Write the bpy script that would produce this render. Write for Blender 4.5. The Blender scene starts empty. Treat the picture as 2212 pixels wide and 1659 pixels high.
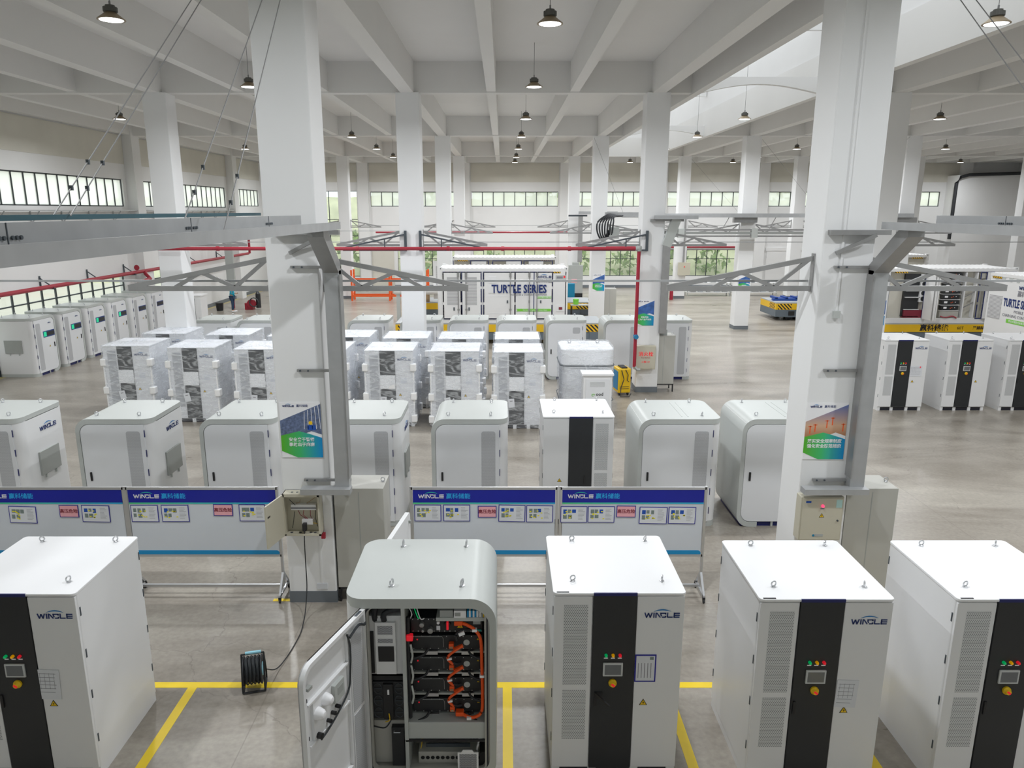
import bpy, math, random
from mathutils import Vector, Matrix
R = random.Random(7)
sc = bpy.context.scene
COL = sc.collection
PI = math.pi

# ---------------------------------------------------------------- camera
FPX, PXC, PYC, CAMH = 1600.0, 1086.0, 829.5, 6.2
cam_d = bpy.data.cameras.new('camera'); cam = bpy.data.objects.new('camera', cam_d); COL.objects.link(cam)
cam.location = (0, 0, CAMH)
cam.rotation_euler = (PI/2 - math.radians(13.1736), 0, 0)
cam_d.sensor_width = 36.0; cam_d.lens = 36.0*FPX/2212.0
cam_d.shift_x = (1106.0-PXC)/2212.0
cam_d.clip_end = 400
sc.camera = cam

# ---------------------------------------------------------------- world and exposure
W = bpy.data.worlds.new('overcast_sky'); sc.world = W; W.use_nodes = True
nt = W.node_tree; nt.nodes.clear()
bg = nt.nodes.new('ShaderNodeBackground'); wo = nt.nodes.new('ShaderNodeOutputWorld')
bg.inputs[0].default_value = (.93, .97, 1.0, 1); bg.inputs[1].default_value = 1.9
nt.links.new(bg.outputs[0], wo.inputs[0])
sc.view_settings.view_transform = 'Standard'; sc.view_settings.look = 'None'
sc.view_settings.exposure = -0.17; sc.view_settings.gamma = 1.0
sc.view_settings.use_curve_mapping = False
LAMP_W = 285.0
sc.cycles.use_denoising = True
sc.cycles.max_bounces = 9; sc.cycles.diffuse_bounces = 5; sc.cycles.glossy_bounces = 3
sc.cycles.transparent_max_bounces = 14; sc.cycles.transmission_bounces = 4
sc.cycles.sample_clamp_indirect = 6.0
sc.cycles.caustics_reflective = False; sc.cycles.caustics_refractive = False

# ---------------------------------------------------------------- materials
def mat(name, c, rough=.5, metal=0, noise=.03, nscale=6, emis=None, estr=1, bump=0, coat=0, spec=.5):
    m = bpy.data.materials.new(name); m.use_nodes = True
    N = m.node_tree.nodes; L = m.node_tree.links
    b = N['Principled BSDF']
    b.inputs['Roughness'].default_value = rough; b.inputs['Metallic'].default_value = metal
    b.inputs['Coat Weight'].default_value = coat; b.inputs['Specular IOR Level'].default_value = spec
    tc = N.new('ShaderNodeTexCoord'); no = N.new('ShaderNodeTexNoise')
    no.inputs['Scale'].default_value = nscale; no.inputs['Detail'].default_value = 3
    L.new(tc.outputs['Object'], no.inputs['Vector'])
    mx = N.new('ShaderNodeMix'); mx.data_type = 'RGBA'
    mx.inputs[6].default_value = tuple(max(0, v*(1-noise)) for v in c)+(1,)
    mx.inputs[7].default_value = tuple(min(1, v*(1+noise)) for v in c)+(1,)
    L.new(no.outputs['Fac'], mx.inputs[0]); L.new(mx.outputs[2], b.inputs['Base Color'])
    if bump:
        bp = N.new('ShaderNodeBump'); bp.inputs['Strength'].default_value = bump
        L.new(no.outputs['Fac'], bp.inputs['Height']); L.new(bp.outputs[0], b.inputs['Normal'])
    if emis:
        b.inputs['Emission Color'].default_value = emis+(1,); b.inputs['Emission Strength'].default_value = estr
    return m

def nodes(name):
    m = bpy.data.materials.new(name); m.use_nodes = True
    N = m.node_tree.nodes; L = m.node_tree.links
    return m, N, L, N['Principled BSDF']

def math_n(N, L, op, a, b=None, clamp=False):
    n = N.new('ShaderNodeMath'); n.operation = op; n.use_clamp = clamp
    for i, v in enumerate((a, b)):
        if v is None: continue
        if isinstance(v, (int, float)): n.inputs[i].default_value = v
        else: L.new(v, n.inputs[i])
    return n.outputs[0]

def perforated(name, base, dark, pitch, rad):
    m, N, L, b = nodes(name)
    tc = N.new('ShaderNodeTexCoord'); sp = N.new('ShaderNodeSeparateXYZ'); L.new(tc.outputs['Object'], sp.inputs[0])
    def cell(off):
        u = math_n(N, L, 'SUBTRACT', math_n(N, L, 'FRACT', math_n(N, L, 'ADD', math_n(N, L, 'MULTIPLY', sp.outputs[0], 1/pitch), off)), .5)
        v = math_n(N, L, 'MULTIPLY', math_n(N, L, 'SUBTRACT', math_n(N, L, 'FRACT', math_n(N, L, 'ADD', math_n(N, L, 'MULTIPLY', sp.outputs[2], 1/(pitch*1.732)), off)), .5), 1.732)
        return math_n(N, L, 'ADD', math_n(N, L, 'MULTIPLY', u, u), math_n(N, L, 'MULTIPLY', v, v))
    d = math_n(N, L, 'MINIMUM', cell(10.0), cell(10.5))
    h = math_n(N, L, 'LESS_THAN', d, rad*rad)
    mx = N.new('ShaderNodeMix'); mx.data_type = 'RGBA'
    mx.inputs[6].default_value = base+(1,); mx.inputs[7].default_value = dark+(1,)
    L.new(h, mx.inputs[0]); L.new(mx.outputs[2], b.inputs['Base Color']); b.inputs['Roughness'].default_value = .5
    return m

def louvre(name, base, dark, pitch, axis=2):
    m, N, L, b = nodes(name)
    tc = N.new('ShaderNodeTexCoord'); sp = N.new('ShaderNodeSeparateXYZ'); L.new(tc.outputs['Object'], sp.inputs[0])
    f = math_n(N, L, 'FRACT', math_n(N, L, 'ADD', math_n(N, L, 'MULTIPLY', sp.outputs[axis], 1/pitch), 50))
    h = math_n(N, L, 'LESS_THAN', f, .35)
    mx = N.new('ShaderNodeMix'); mx.data_type = 'RGBA'
    mx.inputs[6].default_value = base+(1,); mx.inputs[7].default_value = dark+(1,)
    L.new(h, mx.inputs[0]); L.new(mx.outputs[2], b.inputs['Base Color'])
    return m

def stripes(name, a, c, pitch):
    m, N, L, b = nodes(name)
    tc = N.new('ShaderNodeTexCoord'); sp = N.new('ShaderNodeSeparateXYZ'); L.new(tc.outputs['Object'], sp.inputs[0])
    s = math_n(N, L, 'ADD', math_n(N, L, 'ADD', sp.outputs[0], sp.outputs[1]), sp.outputs[2])
    f = math_n(N, L, 'FRACT', math_n(N, L, 'ADD', math_n(N, L, 'MULTIPLY', s, 1/pitch), 50))
    h = math_n(N, L, 'LESS_THAN', f, .5)
    mx = N.new('ShaderNodeMix'); mx.data_type = 'RGBA'
    mx.inputs[6].default_value = a+(1,); mx.inputs[7].default_value = c+(1,)
    L.new(h, mx.inputs[0]); L.new(mx.outputs[2], b.inputs['Base Color'])
    return m

def gradient(name, stops, axis=0, lo=-.3, hi=.3):
    m, N, L, b = nodes(name)
    tc = N.new('ShaderNodeTexCoord'); sp = N.new('ShaderNodeSeparateXYZ'); L.new(tc.outputs['Object'], sp.inputs[0])
    mr = N.new('ShaderNodeMapRange'); mr.inputs[1].default_value = lo; mr.inputs[2].default_value = hi
    L.new(sp.outputs[axis], mr.inputs[0])
    cr = N.new('ShaderNodeValToRGB'); L.new(mr.outputs[0], cr.inputs[0])
    e = cr.color_ramp.elements
    while len(e) < len(stops): e.new(.5)
    for el, (p, c) in zip(e, stops): el.position = p; el.color = c+(1,)
    L.new(cr.outputs[0], b.inputs['Base Color']); b.inputs['Roughness'].default_value = .4
    return m

def floor_material():
    m, N, L, b = nodes('polished_concrete')
    tc = N.new('ShaderNodeTexCoord')
    mp = N.new('ShaderNodeMapping'); mp.inputs['Scale'].default_value = (.35, .9, 1); L.new(tc.outputs['Object'], mp.inputs[0])
    n1 = N.new('ShaderNodeTexNoise'); n1.inputs['Scale'].default_value = .9; n1.inputs['Detail'].default_value = 7; n1.inputs['Roughness'].default_value = .62
    n1.inputs['Distortion'].default_value = .6
    L.new(mp.outputs[0], n1.inputs['Vector'])
    cr = N.new('ShaderNodeValToRGB'); L.new(n1.outputs['Fac'], cr.inputs[0])
    e = cr.color_ramp.elements
    e[0].position = .32; e[0].color = (.225, .2, .165, 1); e[1].position = .66; e[1].color = (.39, .36, .31, 1)
    x = e.new(.5); x.color = (.31, .28, .24, 1)
    n2 = N.new('ShaderNodeTexNoise'); n2.inputs['Scale'].default_value = 14; n2.inputs['Detail'].default_value = 4; L.new(tc.outputs['Object'], n2.inputs['Vector'])
    mx = N.new('ShaderNodeMix'); mx.data_type = 'RGBA'; mx.blend_type = 'OVERLAY'; mx.inputs[0].default_value = .25
    L.new(cr.outputs[0], mx.inputs[6]); L.new(n2.outputs['Fac'], mx.inputs[7])
    # saw-cut joints and fine cracks
    sp = N.new('ShaderNodeSeparateXYZ'); L.new(tc.outputs['Object'], sp.inputs[0])
    def joint(o, p, off):
        f = math_n(N, L, 'FRACT', math_n(N, L, 'ADD', math_n(N, L, 'MULTIPLY', o, 1/p), off))
        return math_n(N, L, 'LESS_THAN', math_n(N, L, 'ABSOLUTE', math_n(N, L, 'SUBTRACT', f, .5)), .008/p)
    j = math_n(N, L, 'MAXIMUM', joint(sp.outputs[0], 4.08, 10.26), joint(sp.outputs[1], 4.75, 10.21))
    vo = N.new('ShaderNodeTexVoronoi'); vo.feature = 'DISTANCE_TO_EDGE'; vo.inputs['Scale'].default_value = .16
    wn = N.new('ShaderNodeTexNoise'); wn.inputs['Scale'].default_value = 1.3; wn.inputs['Detail'].default_value = 5
    L.new(tc.outputs['Object'], wn.inputs['Vector'])
    va = N.new('ShaderNodeVectorMath'); va.operation = 'ADD'; L.new(tc.outputs['Object'], va.inputs[0]); L.new(wn.outputs['Color'], va.inputs[1])
    L.new(va.outputs[0], vo.inputs['Vector'])
    ck = math_n(N, L, 'LESS_THAN', vo.outputs['Distance'], .0012)
    dk = math_n(N, L, 'MULTIPLY', math_n(N, L, 'MAXIMUM', j, ck), .4)
    m2 = N.new('ShaderNodeMix'); m2.data_type = 'RGBA'; L.new(dk, m2.inputs[0]); L.new(mx.outputs[2], m2.inputs[6]); m2.inputs[7].default_value = (.16, .14, .12, 1)
    L.new(m2.outputs[2], b.inputs['Base Color'])
    rr = N.new('ShaderNodeMapRange'); rr.inputs[3].default_value = .2; rr.inputs[4].default_value = .42; L.new(n1.outputs['Fac'], rr.inputs[0])
    L.new(rr.outputs[0], b.inputs['Roughness'])
    return m

def wrap_material():
    m = bpy.data.materials.new('stretch_film'); m.use_nodes = True
    N = m.node_tree.nodes; L = m.node_tree.links; N.clear()
    o = N.new('ShaderNodeOutputMaterial'); tr = N.new('ShaderNodeBsdfTransparent'); tr.inputs[0].default_value = (.97, .98, 1, 1)
    gl = N.new('ShaderNodeBsdfPrincipled'); gl.inputs['Base Color'].default_value = (.9, .93, .96, 1); gl.inputs['Roughness'].default_value = .12
    tc = N.new('ShaderNodeTexCoord'); mp = N.new('ShaderNodeMapping'); mp.inputs['Scale'].default_value = (1.8, 1.8, 6); mp.inputs['Rotation'].default_value = (.1, .3, 0)
    n = N.new('ShaderNodeTexNoise'); n.inputs['Scale'].default_value = 1.5; n.inputs['Detail'].default_value = 3.2; n.inputs['Distortion'].default_value = 1.3
    L.new(tc.outputs['Object'], mp.inputs[0]); L.new(mp.outputs[0], n.inputs['Vector'])
    bp = N.new('ShaderNodeBump'); bp.inputs['Strength'].default_value = .28; bp.inputs['Distance'].default_value = .05
    L.new(n.outputs['Fac'], bp.inputs['Height']); L.new(bp.outputs[0], gl.inputs['Normal'])
    mr = N.new('ShaderNodeMapRange'); mr.inputs[1].default_value = .45; mr.inputs[2].default_value = .74; mr.inputs[3].default_value = .12; mr.inputs[4].default_value = .6
    L.new(n.outputs['Fac'], mr.inputs[0])
    mx = N.new('ShaderNodeMixShader'); L.new(mr.outputs[0], mx.inputs[0]); L.new(tr.outputs[0], mx.inputs[1]); L.new(gl.outputs[0], mx.inputs[2])
    L.new(mx.outputs[0], o.inputs[0])
    return m

def glass_material(name, tint, milk):
    m = bpy.data.materials.new(name); m.use_nodes = True
    N = m.node_tree.nodes; L = m.node_tree.links; N.clear()
    o = N.new('ShaderNodeOutputMaterial'); tr = N.new('ShaderNodeBsdfTransparent'); tr.inputs[0].default_value = tint+(1,)
    tl = N.new('ShaderNodeBsdfTranslucent'); tl.inputs[0].default_value = tint+(1,)
    gl = N.new('ShaderNodeBsdfGlossy'); gl.inputs['Roughness'].default_value = .05
    tc = N.new('ShaderNodeTexCoord'); n = N.new('ShaderNodeTexNoise'); n.inputs['Scale'].default_value = .7; L.new(tc.outputs['Object'], n.inputs['Vector'])
    mr = N.new('ShaderNodeMapRange'); mr.inputs[3].default_value = milk*.7; mr.inputs[4].default_value = min(1, milk*1.3); L.new(n.outputs['Fac'], mr.inputs[0])
    m1 = N.new('ShaderNodeMixShader'); L.new(mr.outputs[0], m1.inputs[0]); L.new(tr.outputs[0], m1.inputs[1]); L.new(tl.outputs[0], m1.inputs[2])
    m2 = N.new('ShaderNodeMixShader'); m2.inputs[0].default_value = .06; L.new(m1.outputs[0], m2.inputs[1]); L.new(gl.outputs[0], m2.inputs[2])
    L.new(m2.outputs[0], o.inputs[0])
    return m

M = dict(
    plaster=mat('white_plaster', (.80, .80, .795), .85, noise=.03, nscale=.8),
    ceil=mat('painted_concrete_ceiling', (.76, .755, .74), .9, noise=.04, nscale=.5),
    beige=mat('bare_beige_plaster', (.66, .64, .57), .9, noise=.12, nscale=.6),
    colm=mat('column_paint', (.83, .835, .84), .7, noise=.02, nscale=1.2),
    skirt=mat('grey_skirting_paint', (.16, .18, .2), .5),
    floor=floor_material(),
    faded=mat('faded_floor_paint', (.5, .43, .22), .5, noise=.3, nscale=2),
    yellow=mat('yellow_floor_paint', (.86, .62, .015), .4, noise=.08, nscale=4),
    white=mat('white_powder_coat', (.80, .805, .815), .38, noise=.012, nscale=3),
    lid=mat('white_lid_coat', (.88, .885, .9), .4, noise=.01, nscale=3),
    cap=mat('grey_powder_coat', (.51, .535, .52), .38, noise=.02, nscale=3),
    capd=mat('grey_edge_coat', (.40, .42, .41), .4, noise=.02, nscale=3),
    door=mat('door_powder_coat', (.76, .775, .80), .35, noise=.012, nscale=3),
    black=mat('charcoal_panel', (.022, .024, .027), .42, noise=.1, nscale=3),
    dark=mat('dark_gap', (.02, .02, .03), .6),
    navy=mat('navy_trim', (.01, .015, .12), .4),
    blk=mat('black_plastic', (.015, .015, .017), .45),
    rubber=mat('black_rubber', (.02, .022, .026), .6),
    logo=mat('logo_navy', (.01, .03, .16), .4),
    arc=mat('logo_arc_blue', (.02, .2, .5), .4),
    arcg=mat('logo_arc_teal', (.03, .5, .42), .4),
    lwhite=mat('print_white', (.9, .9, .92), .5),
    cyan=mat('print_cyan', (.02, .42, .85), .5),
    txt=mat('print_grey_text', (.25, .25, .28), .6),
    green=mat('print_green', (.2, .6, .06), .5),
    red=mat('red_paint', (.36, .02, .04), .4), teal=mat('dark_teal_paint', (.03, .1, .13), .45),
    redl=mat('glowing_red', (.7, .01, .02), .3, emis=(1, .02, .04), estr=.35),  # glow also put on knobs, plugs, a magnet and lettering, none of them lamps
    redg=mat('glowing_pink_lamp', (.9, .05, .15), .3, emis=(1, .08, .2), estr=1.0),
    grnl=mat('glowing_green', (0, .45, .12), .3, emis=(0, .9, .25), estr=.2),  # same glow is given to plain wires, which are no lamps
    ambl=mat('amber_lamp', (.85, .42, 0), .3, emis=(1, .45, 0), estr=.25),
    steel=mat('galvanised_steel', (.36, .36, .36), .42, metal=.55, noise=.12, nscale=5),
    tray=mat('aluminium_trunking', (.46, .47, .48), .42, metal=.5, noise=.14, nscale=4),
    chrome=mat('polished_aluminium', (.62, .63, .65), .36, metal=.85),
    bracket=mat('dark_bracket_paint', (.07, .085, .1), .5),
    beigebox=mat('beige_enamel', (.55, .52, .42), .45, noise=.02),
    greybox=mat('warm_grey_enamel', (.46, .455, .42), .5, noise=.02),
    side=mat('grey_hatch', (.36, .375, .36), .45),
    orange=mat('orange_cable', (.9, .1, .01), .4),
    rack=mat('orange_rack_paint', (.85, .12, .02), .45),
    agvy=mat('machine_yellow', (.82, .5, .01), .4),
    agvg=mat('machine_grey', (.13, .16, .19), .5),
    deck=mat('grey_deck', (.4, .42, .44), .4),
    cont=mat('container_white', (.8, .8, .8), .45, noise=.02, nscale=2),
    seal=mat('navy_door_seal', (.015, .025, .12), .5),
    foam=mat('white_foam', (.88, .88, .88), .8),
    blueb=mat('banner_blue', (.004, .012, .33), .4),
    bluel=mat('board_light_blue', (.005, .28, .6), .4),
    wb=mat('whiteboard', (.66, .70, .76), .3, noise=.02),
    paper=mat('printed_paper', (.72, .74, .78), .7),
    pink=mat('pink_paper', (.85, .42, .47), .7),
    pframe=mat('blue_magnetic_frame', (.02, .02, .30), .4),
    pblue=mat('print_blue_photo', (.01, .08, .42), .6),
    pgrey=mat('print_grey_photo', (.2, .25, .24), .6, noise=.5, nscale=60),
    pyel=mat('print_yellow', (.9, .8, .02), .6),
    maroon=mat('print_maroon', (.22, .02, .04), .6),
    wyel=mat('warning_yellow', (.9, .58, .01), .5),
    lampgold=mat('bronze_lamp_shade', (.33, .26, .17), .4, metal=.5),
    lampgrey=mat('grey_heat_sink', (.12, .12, .11), .5, metal=.3),
    lens=mat('lamp_lens', (1, 1, 1), .3, emis=(.95, .98, 1), estr=7),
    frame=mat('dark_window_frame', (.045, .055, .06), .5),
    sky=glass_material('clear_skylight_glass', (.97, .98, 1), .25),
    frost=glass_material('milky_window_glass', (.95, .97, .94), .6),
    clear=glass_material('clear_window_glass', (.95, .98, .96), .08),
    perf=perforated('perforated_white', (.74, .75, .76), (.27, .28, .29), .021, .34),
    perfg=perforated('perforated_grey', (.60, .61, .63), (.26, .27, .29), .016, .31),
    perfm=perforated('perforated_mesh', (.65, .66, .7), (.02, .02, .03), .013, .38),
    louv=louvre('white_louvre', (.66, .66, .67), (.27, .27, .28), .055),
    chev=stripes('yellow_black_chevron', (.85, .5, .01), (.02, .02, .02), .2),
    chevs=stripes('small_chevron', (.85, .5, .01), (.02, .02, .02), .12),
    shut=louvre('beige_roller_slats', (.62, .60, .52), (.35, .34, .3), .14),
    wrap=wrap_material(),
    screen=mat('grey_screen', (.16, .17, .18), .15),
    sframe=mat('screen_bezel', (.55, .57, .57), .4),
    panelb=mat('display_blue', (.01, .05, .22), .3),
    grn=mat('display_green', (.02, .6, .3), .3, emis=(.02, .7, .35), estr=.4),
    skin=mat('skin', (.55, .33, .22), .6), vest=mat('teal_jacket', (.0, .3, .42), .8),
    jeans=mat('blue_jeans', (.03, .06, .12), .9), hair=mat('black_hair', (.01, .01, .01), .7),
    bgrey=mat('sleeve_grey', (.2, .25, .3), .8),
    wire=mat('steel_wire_rope', (.22, .22, .22), .5), wirel=mat('bright_wire_rope', (.6, .6, .6), .4),
    foliage=mat('foliage', (.2, .32, .07), .9, noise=.8, nscale=3, bump=.4),
    bank=mat('dry_grass_bank', (.58, .58, .38), .95, noise=.5, nscale=.8),
    yard=mat('pale_concrete_yard', (.6, .57, .48), .9, noise=.1, nscale=.4),
    agvblue=mat('blue_plastic', (.01, .06, .3), .5),
    pooly=mat('yellow_machine_case', (.8, .5, .01), .35), poolb=mat('blue_machine_side', (.02, .2, .4), .4),
    bluebox=mat('blue_tool_cabinet', (.0, .2, .36), .5),
    cardboard=mat('cardboard', (.4, .28, .16), .8),
    reelb=mat('light_blue_plastic', (.3, .62, .75), .4),
    ncop=mat('dull_cable_bundle', (.03, .035, .04), .5),
)
M['greenblue'] = gradient('green_to_blue_print', [(0, (.09, .45, .02)), (.45, (.05, .5, .16)), (1, (0, .28, .62))])
M['pstripe'] = gradient('green_to_cyan_stripe', [(0, (.08, .6, .25)), (1, (.02, .4, .7))], lo=-1.1, hi=1.1)
M['photoA'] = mat('poster_photo_racks', (.12, .16, .28), .5, noise=.9, nscale=28)
M['photoB'] = gradient('poster_photo_dusk', [(0, (.42, .16, .06)), (.35, (.65, .42, .28)), (1, (.04, .14, .42))], axis=2, lo=-.1, hi=.45)
M['photoC'] = mat('poster_photo_blue', (.05, .14, .42), .5, noise=.8, nscale=7)

# ---------------------------------------------------------------- mesh builder
class MB:
    def __init__(s): s.v = []; s.f = []; s.mi = []; s.m = 0
    def add(s, vs, fs):
        o = len(s.v); s.v += [tuple(v) for v in vs]
        for f in fs: s.f.append([o+i for i in f]); s.mi.append(s.m)
        return s
    def box(s, x0, x1, y0, y1, z0, z1):
        x0, x1 = min(x0, x1), max(x0, x1); y0, y1 = min(y0, y1), max(y0, y1); z0, z1 = min(z0, z1), max(z0, z1)
        return s.add([(x0,y0,z0),(x1,y0,z0),(x1,y1,z0),(x0,y1,z0),(x0,y0,z1),(x1,y0,z1),(x1,y1,z1),(x0,y1,z1)],
                     [(0,3,2,1),(4,5,6,7),(0,1,5,4),(1,2,6,5),(2,3,7,6),(3,0,4,7)])
    def prism(s, poly, axis, a, b):
        """poly in the plane: axis 'y' -> (x,z), 'z' -> (x,y), 'x' -> (y,z)"""
        ar = sum(poly[i][0]*poly[(i+1) % len(poly)][1]-poly[(i+1) % len(poly)][0]*poly[i][1] for i in range(len(poly)))
        if ar < 0: poly = poly[::-1]
        n = len(poly)
        def P(p, t): return {'y': (p[0], t, p[1]), 'z': (p[0], p[1], t), 'x': (t, p[0], p[1])}[axis]
        vs = [P(p, a) for p in poly]+[P(p, b) for p in poly]
        fs = [tuple(range(n))[::-1], tuple(range(n, 2*n))]+[(i, (i+1) % n, n+(i+1) % n, n+i) for i in range(n)]
        flip = (axis == 'y') != (b < a)
        if flip: fs = [f[::-1] for f in fs]
        return s.add(vs, fs)
    def bar(s, p0, p1, w, h=None, up=(0, 0, 1)):
        h = h or w; p0 = Vector(p0); p1 = Vector(p1); d = (p1-p0).normalized(); u = Vector(up)
        if abs(d.dot(u)) > .98: u = Vector((0, 1, 0))
        r = d.cross(u).normalized(); u = r.cross(d)
        q = []
        for p in (p0, p1):
            for a, b in ((-1,-1),(1,-1),(1,1),(-1,1)): q.append(p+r*(a*w/2)+u*(b*h/2))
        return s.add(q, [(0,1,2,3),(7,6,5,4),(0,4,5,1),(1,5,6,2),(2,6,7,3),(3,7,4,0)])
    def tube(s, pts, r, n=8, closed=False):
        pts = [Vector(p) for p in pts]; k = len(pts); rings = []
        for i, p in enumerate(pts):
            if closed: d = pts[(i+1) % k]-pts[i-1]
            else: d = pts[min(i+1, k-1)]-pts[max(i-1, 0)]
            d.normalize(); u = Vector((0, 0, 1)) if abs(d.z) < .9 else Vector((1, 0, 0))
            if closed:
                c = sum(pts, Vector())/k; nn = (pts[0]-c).cross(pts[k//4]-c).normalized(); a = nn; b2 = d.cross(nn)
            else:
                a = d.cross(u).normalized(); b2 = a.cross(d)
            rr = r[i] if isinstance(r, (list, tuple)) else r
            rings.append([p+a*math.cos(t*2*PI/n)*rr+b2*math.sin(t*2*PI/n)*rr for t in range(n)])
        vs = [v for g in rings for v in g]; fs = []
        for i in range(k if closed else k-1):
            j = (i+1) % k
            for t in range(n): fs.append((i*n+t, i*n+(t+1) % n, j*n+(t+1) % n, j*n+t))
        if not closed: fs += [tuple(range(n))[::-1], tuple(range((k-1)*n, k*n))]
        return s.add(vs, fs)
    def lathe(s, prof, c=(0, 0, 0), n=24, axis='z'):
        vs = []; fs = []
        for r, h in prof:
            for t in range(n):
                a = 2*PI*t/n; x, y = r*math.cos(a), r*math.sin(a)
                q = {'z': (x, y, h), 'y': (x, h, -y), 'x': (h, x, y)}[axis]
                vs.append((c[0]+q[0], c[1]+q[1], c[2]+q[2]))
        k = len(prof)
        for i in range(k-1):
            for t in range(n): fs.append((i*n+t, i*n+(t+1) % n, (i+1)*n+(t+1) % n, (i+1)*n+t))
        fs += [tuple(range(n))[::-1], tuple(range((k-1)*n, k*n))]
        return s.add(vs, fs)
    def build(s, name, mats, parent=None, bevel=0, smooth=False, loc=None, rz=0, seg=2):
        me = bpy.data.meshes.new(name); me.from_pydata(s.v, [], s.f)
        if not isinstance(mats, (list, tuple)): mats = [mats]
        for m in mats: me.materials.append(M[m] if isinstance(m, str) else m)
        if len(mats) > 1: me.polygons.foreach_set('material_index', s.mi)
        if smooth:
            me.polygons.foreach_set('use_smooth', [True]*len(me.polygons))
            try: me.set_sharp_from_angle(angle=math.radians(35))
            except Exception: pass
        me.update()
        o = bpy.data.objects.new(name, me); COL.objects.link(o)
        if parent: o.parent = parent
        if loc: o.location = loc
        if rz: o.rotation_euler.z = rz
        if bevel:
            b = o.modifiers.new('bevel', 'BEVEL'); b.width = bevel; b.segments = seg; b.limit_method = 'ANGLE'
        return o

def rrect(x0, x1, z0, z1, r, n=6, corners=(1, 1, 1, 1)):
    """rounded rectangle; corners = bottom-left, bottom-right, top-right, top-left"""
    out = []
    for (cx, cz, a0, on, sx, sz) in ((x0, z0, PI, corners[0], 1, 1), (x1, z0, 1.5*PI, corners[1], -1, 1), (x1, z1, 0, corners[2], -1, -1), (x0, z1, .5*PI, corners[3], 1, -1)):
        rr = r*on
        if rr <= 0: out.append((cx, cz)); continue
        for i in range(n+1):
            a = a0+i/n*PI/2; out.append((cx+sx*rr+rr*math.cos(a), cz+sz*rr+rr*math.sin(a)))
    return out

def tag(o, label, cat, group=None, kind=None):
    if label: o['label'] = label
    if cat: o['category'] = cat
    if group: o['group'] = group
    if kind: o['kind'] = kind
    return o
def thing(name, label, cat, loc=(0, 0, 0), rz=0, group=None):
    o = bpy.data.objects.new(name, None); COL.objects.link(o); o.location = loc; o.rotation_euler = (0, 0, rz)
    o.empty_display_size = .1
    return tag(o, label, cat, group)
def struct(o): o['kind'] = 'structure'; return o
def kids(o): return [c for c in bpy.data.objects if c.parent == o]
def copy_thing(root, loc, rz, label, group=None, tree=None):
    tree = tree or snapshot(root)
    def rec(node, par):
        c = node[0].copy(); COL.objects.link(c)
        if par: c.parent = par
        for k in node[1]: rec(k, c)
        return c
    r = rec(tree, None); r.location = loc; r.rotation_euler = (0, 0, rz); r['label'] = label
    if group: r['group'] = group
    return r
def snapshot(o): return (o, [snapshot(c) for c in kids(o)])

_tc = {}
def text_mesh(body, size, depth=.002, bold=0.0, align='CENTER', sx=1.0):
    key = (body, size, depth, bold, align, sx)
    if key in _tc: return _tc[key]
    cu = bpy.data.curves.new('lettering', 'FONT'); cu.body = body; cu.size = size; cu.extrude = depth/2; cu.offset = bold
    cu.align_x = align; cu.align_y = 'CENTER'; cu.resolution_u = 2
    o = bpy.data.objects.new('lettering', cu); COL.objects.link(o)
    dg = bpy.context.evaluated_depsgraph_get(); me = bpy.data.meshes.new_from_object(o.evaluated_get(dg))
    COL.objects.unlink(o); bpy.data.objects.remove(o)
    if sx != 1: me.transform(Matrix.Diagonal((sx, 1, 1, 1)))
    me.transform(Matrix.Rotation(PI/2, 4, 'X'))
    _tc[key] = me; return me
def text(body, size, m, parent, loc, name='lettering', rz=0, bold=0.0, align='CENTER', sx=1.0, ry=0):
    me = text_mesh(body, size, .003, bold, align, sx).copy(); me.materials.clear(); me.materials.append(M[m])
    o = bpy.data.objects.new(name, me); COL.objects.link(o); o.parent = parent; o.location = loc; o.rotation_euler = (0, ry, rz)
    return o
def logo_mb(h, mb=None, ox=0, oy=0, oz=0, th=.004):
    """company mark: six letters under a shallow arc; centred on ox, letters from oz to oz+h, facing -y"""
    mb = mb or MB(); w = .21
    S = [[(.13, 1), (.45, .03), (.8, .92), (1.12, .03), (1.46, 1)], [(1.81, 1), (1.81, 0)], [(2.2, 1), (2.2, 0)], [(2.36, .93), (3.0, .06)],
         [(2.98, .9), (4.05, .9)], [(3.08, .9), (3.12, .5), (3.24, .34)], [(4.0, .95), (3.97, .68)], [(3.36, .1), (3.98, .1)], [(3.97, .08), (4.0, .36)],
         [(4.36, 1), (4.33, .1), (5.28, .1)], [(5.6, 1), (5.57, 0)], [(5.6, .9), (6.6, .9)], [(5.6, .5), (6.6, .5)], [(5.57, .1), (6.56, .1)]]
    cx = 3.3
    for st in S:
        for (a, b), (c, d) in zip(st, st[1:]):
            L = math.hypot(c-a, d-b); ux, uz = (c-a)/L*.08, (d-b)/L*.08; nx, nz = -(d-b)/L*w/2, (c-a)/L*w/2
            q = [(a-ux*.3+nx, b-uz*.3+nz), (a-ux*.3-nx, b-uz*.3-nz), (c+ux*.3-nx, d+uz*.3-nz), (c+ux*.3+nx, d+uz*.3+nz)]
            mb.prism([(ox+(x-cx)*h, oz+z*h) for x, z in q], 'y', oy-th, oy)
    mb.m = 1
    up = []; lo = []
    for i in range(15):
        t = i/14; x = 1.75+3.25*t; k = math.sin(PI*t)
        up.append((x, 1.27+.46*k)); lo.append((x, 1.27+.24*k))
    for i in range(14):
        mb.prism([(ox+(x-cx)*h, oz+z*h) for x, z in (lo[i], lo[i+1], up[i+1], up[i])], 'y', oy-th, oy)
    mb.m = 0
    return mb
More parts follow.
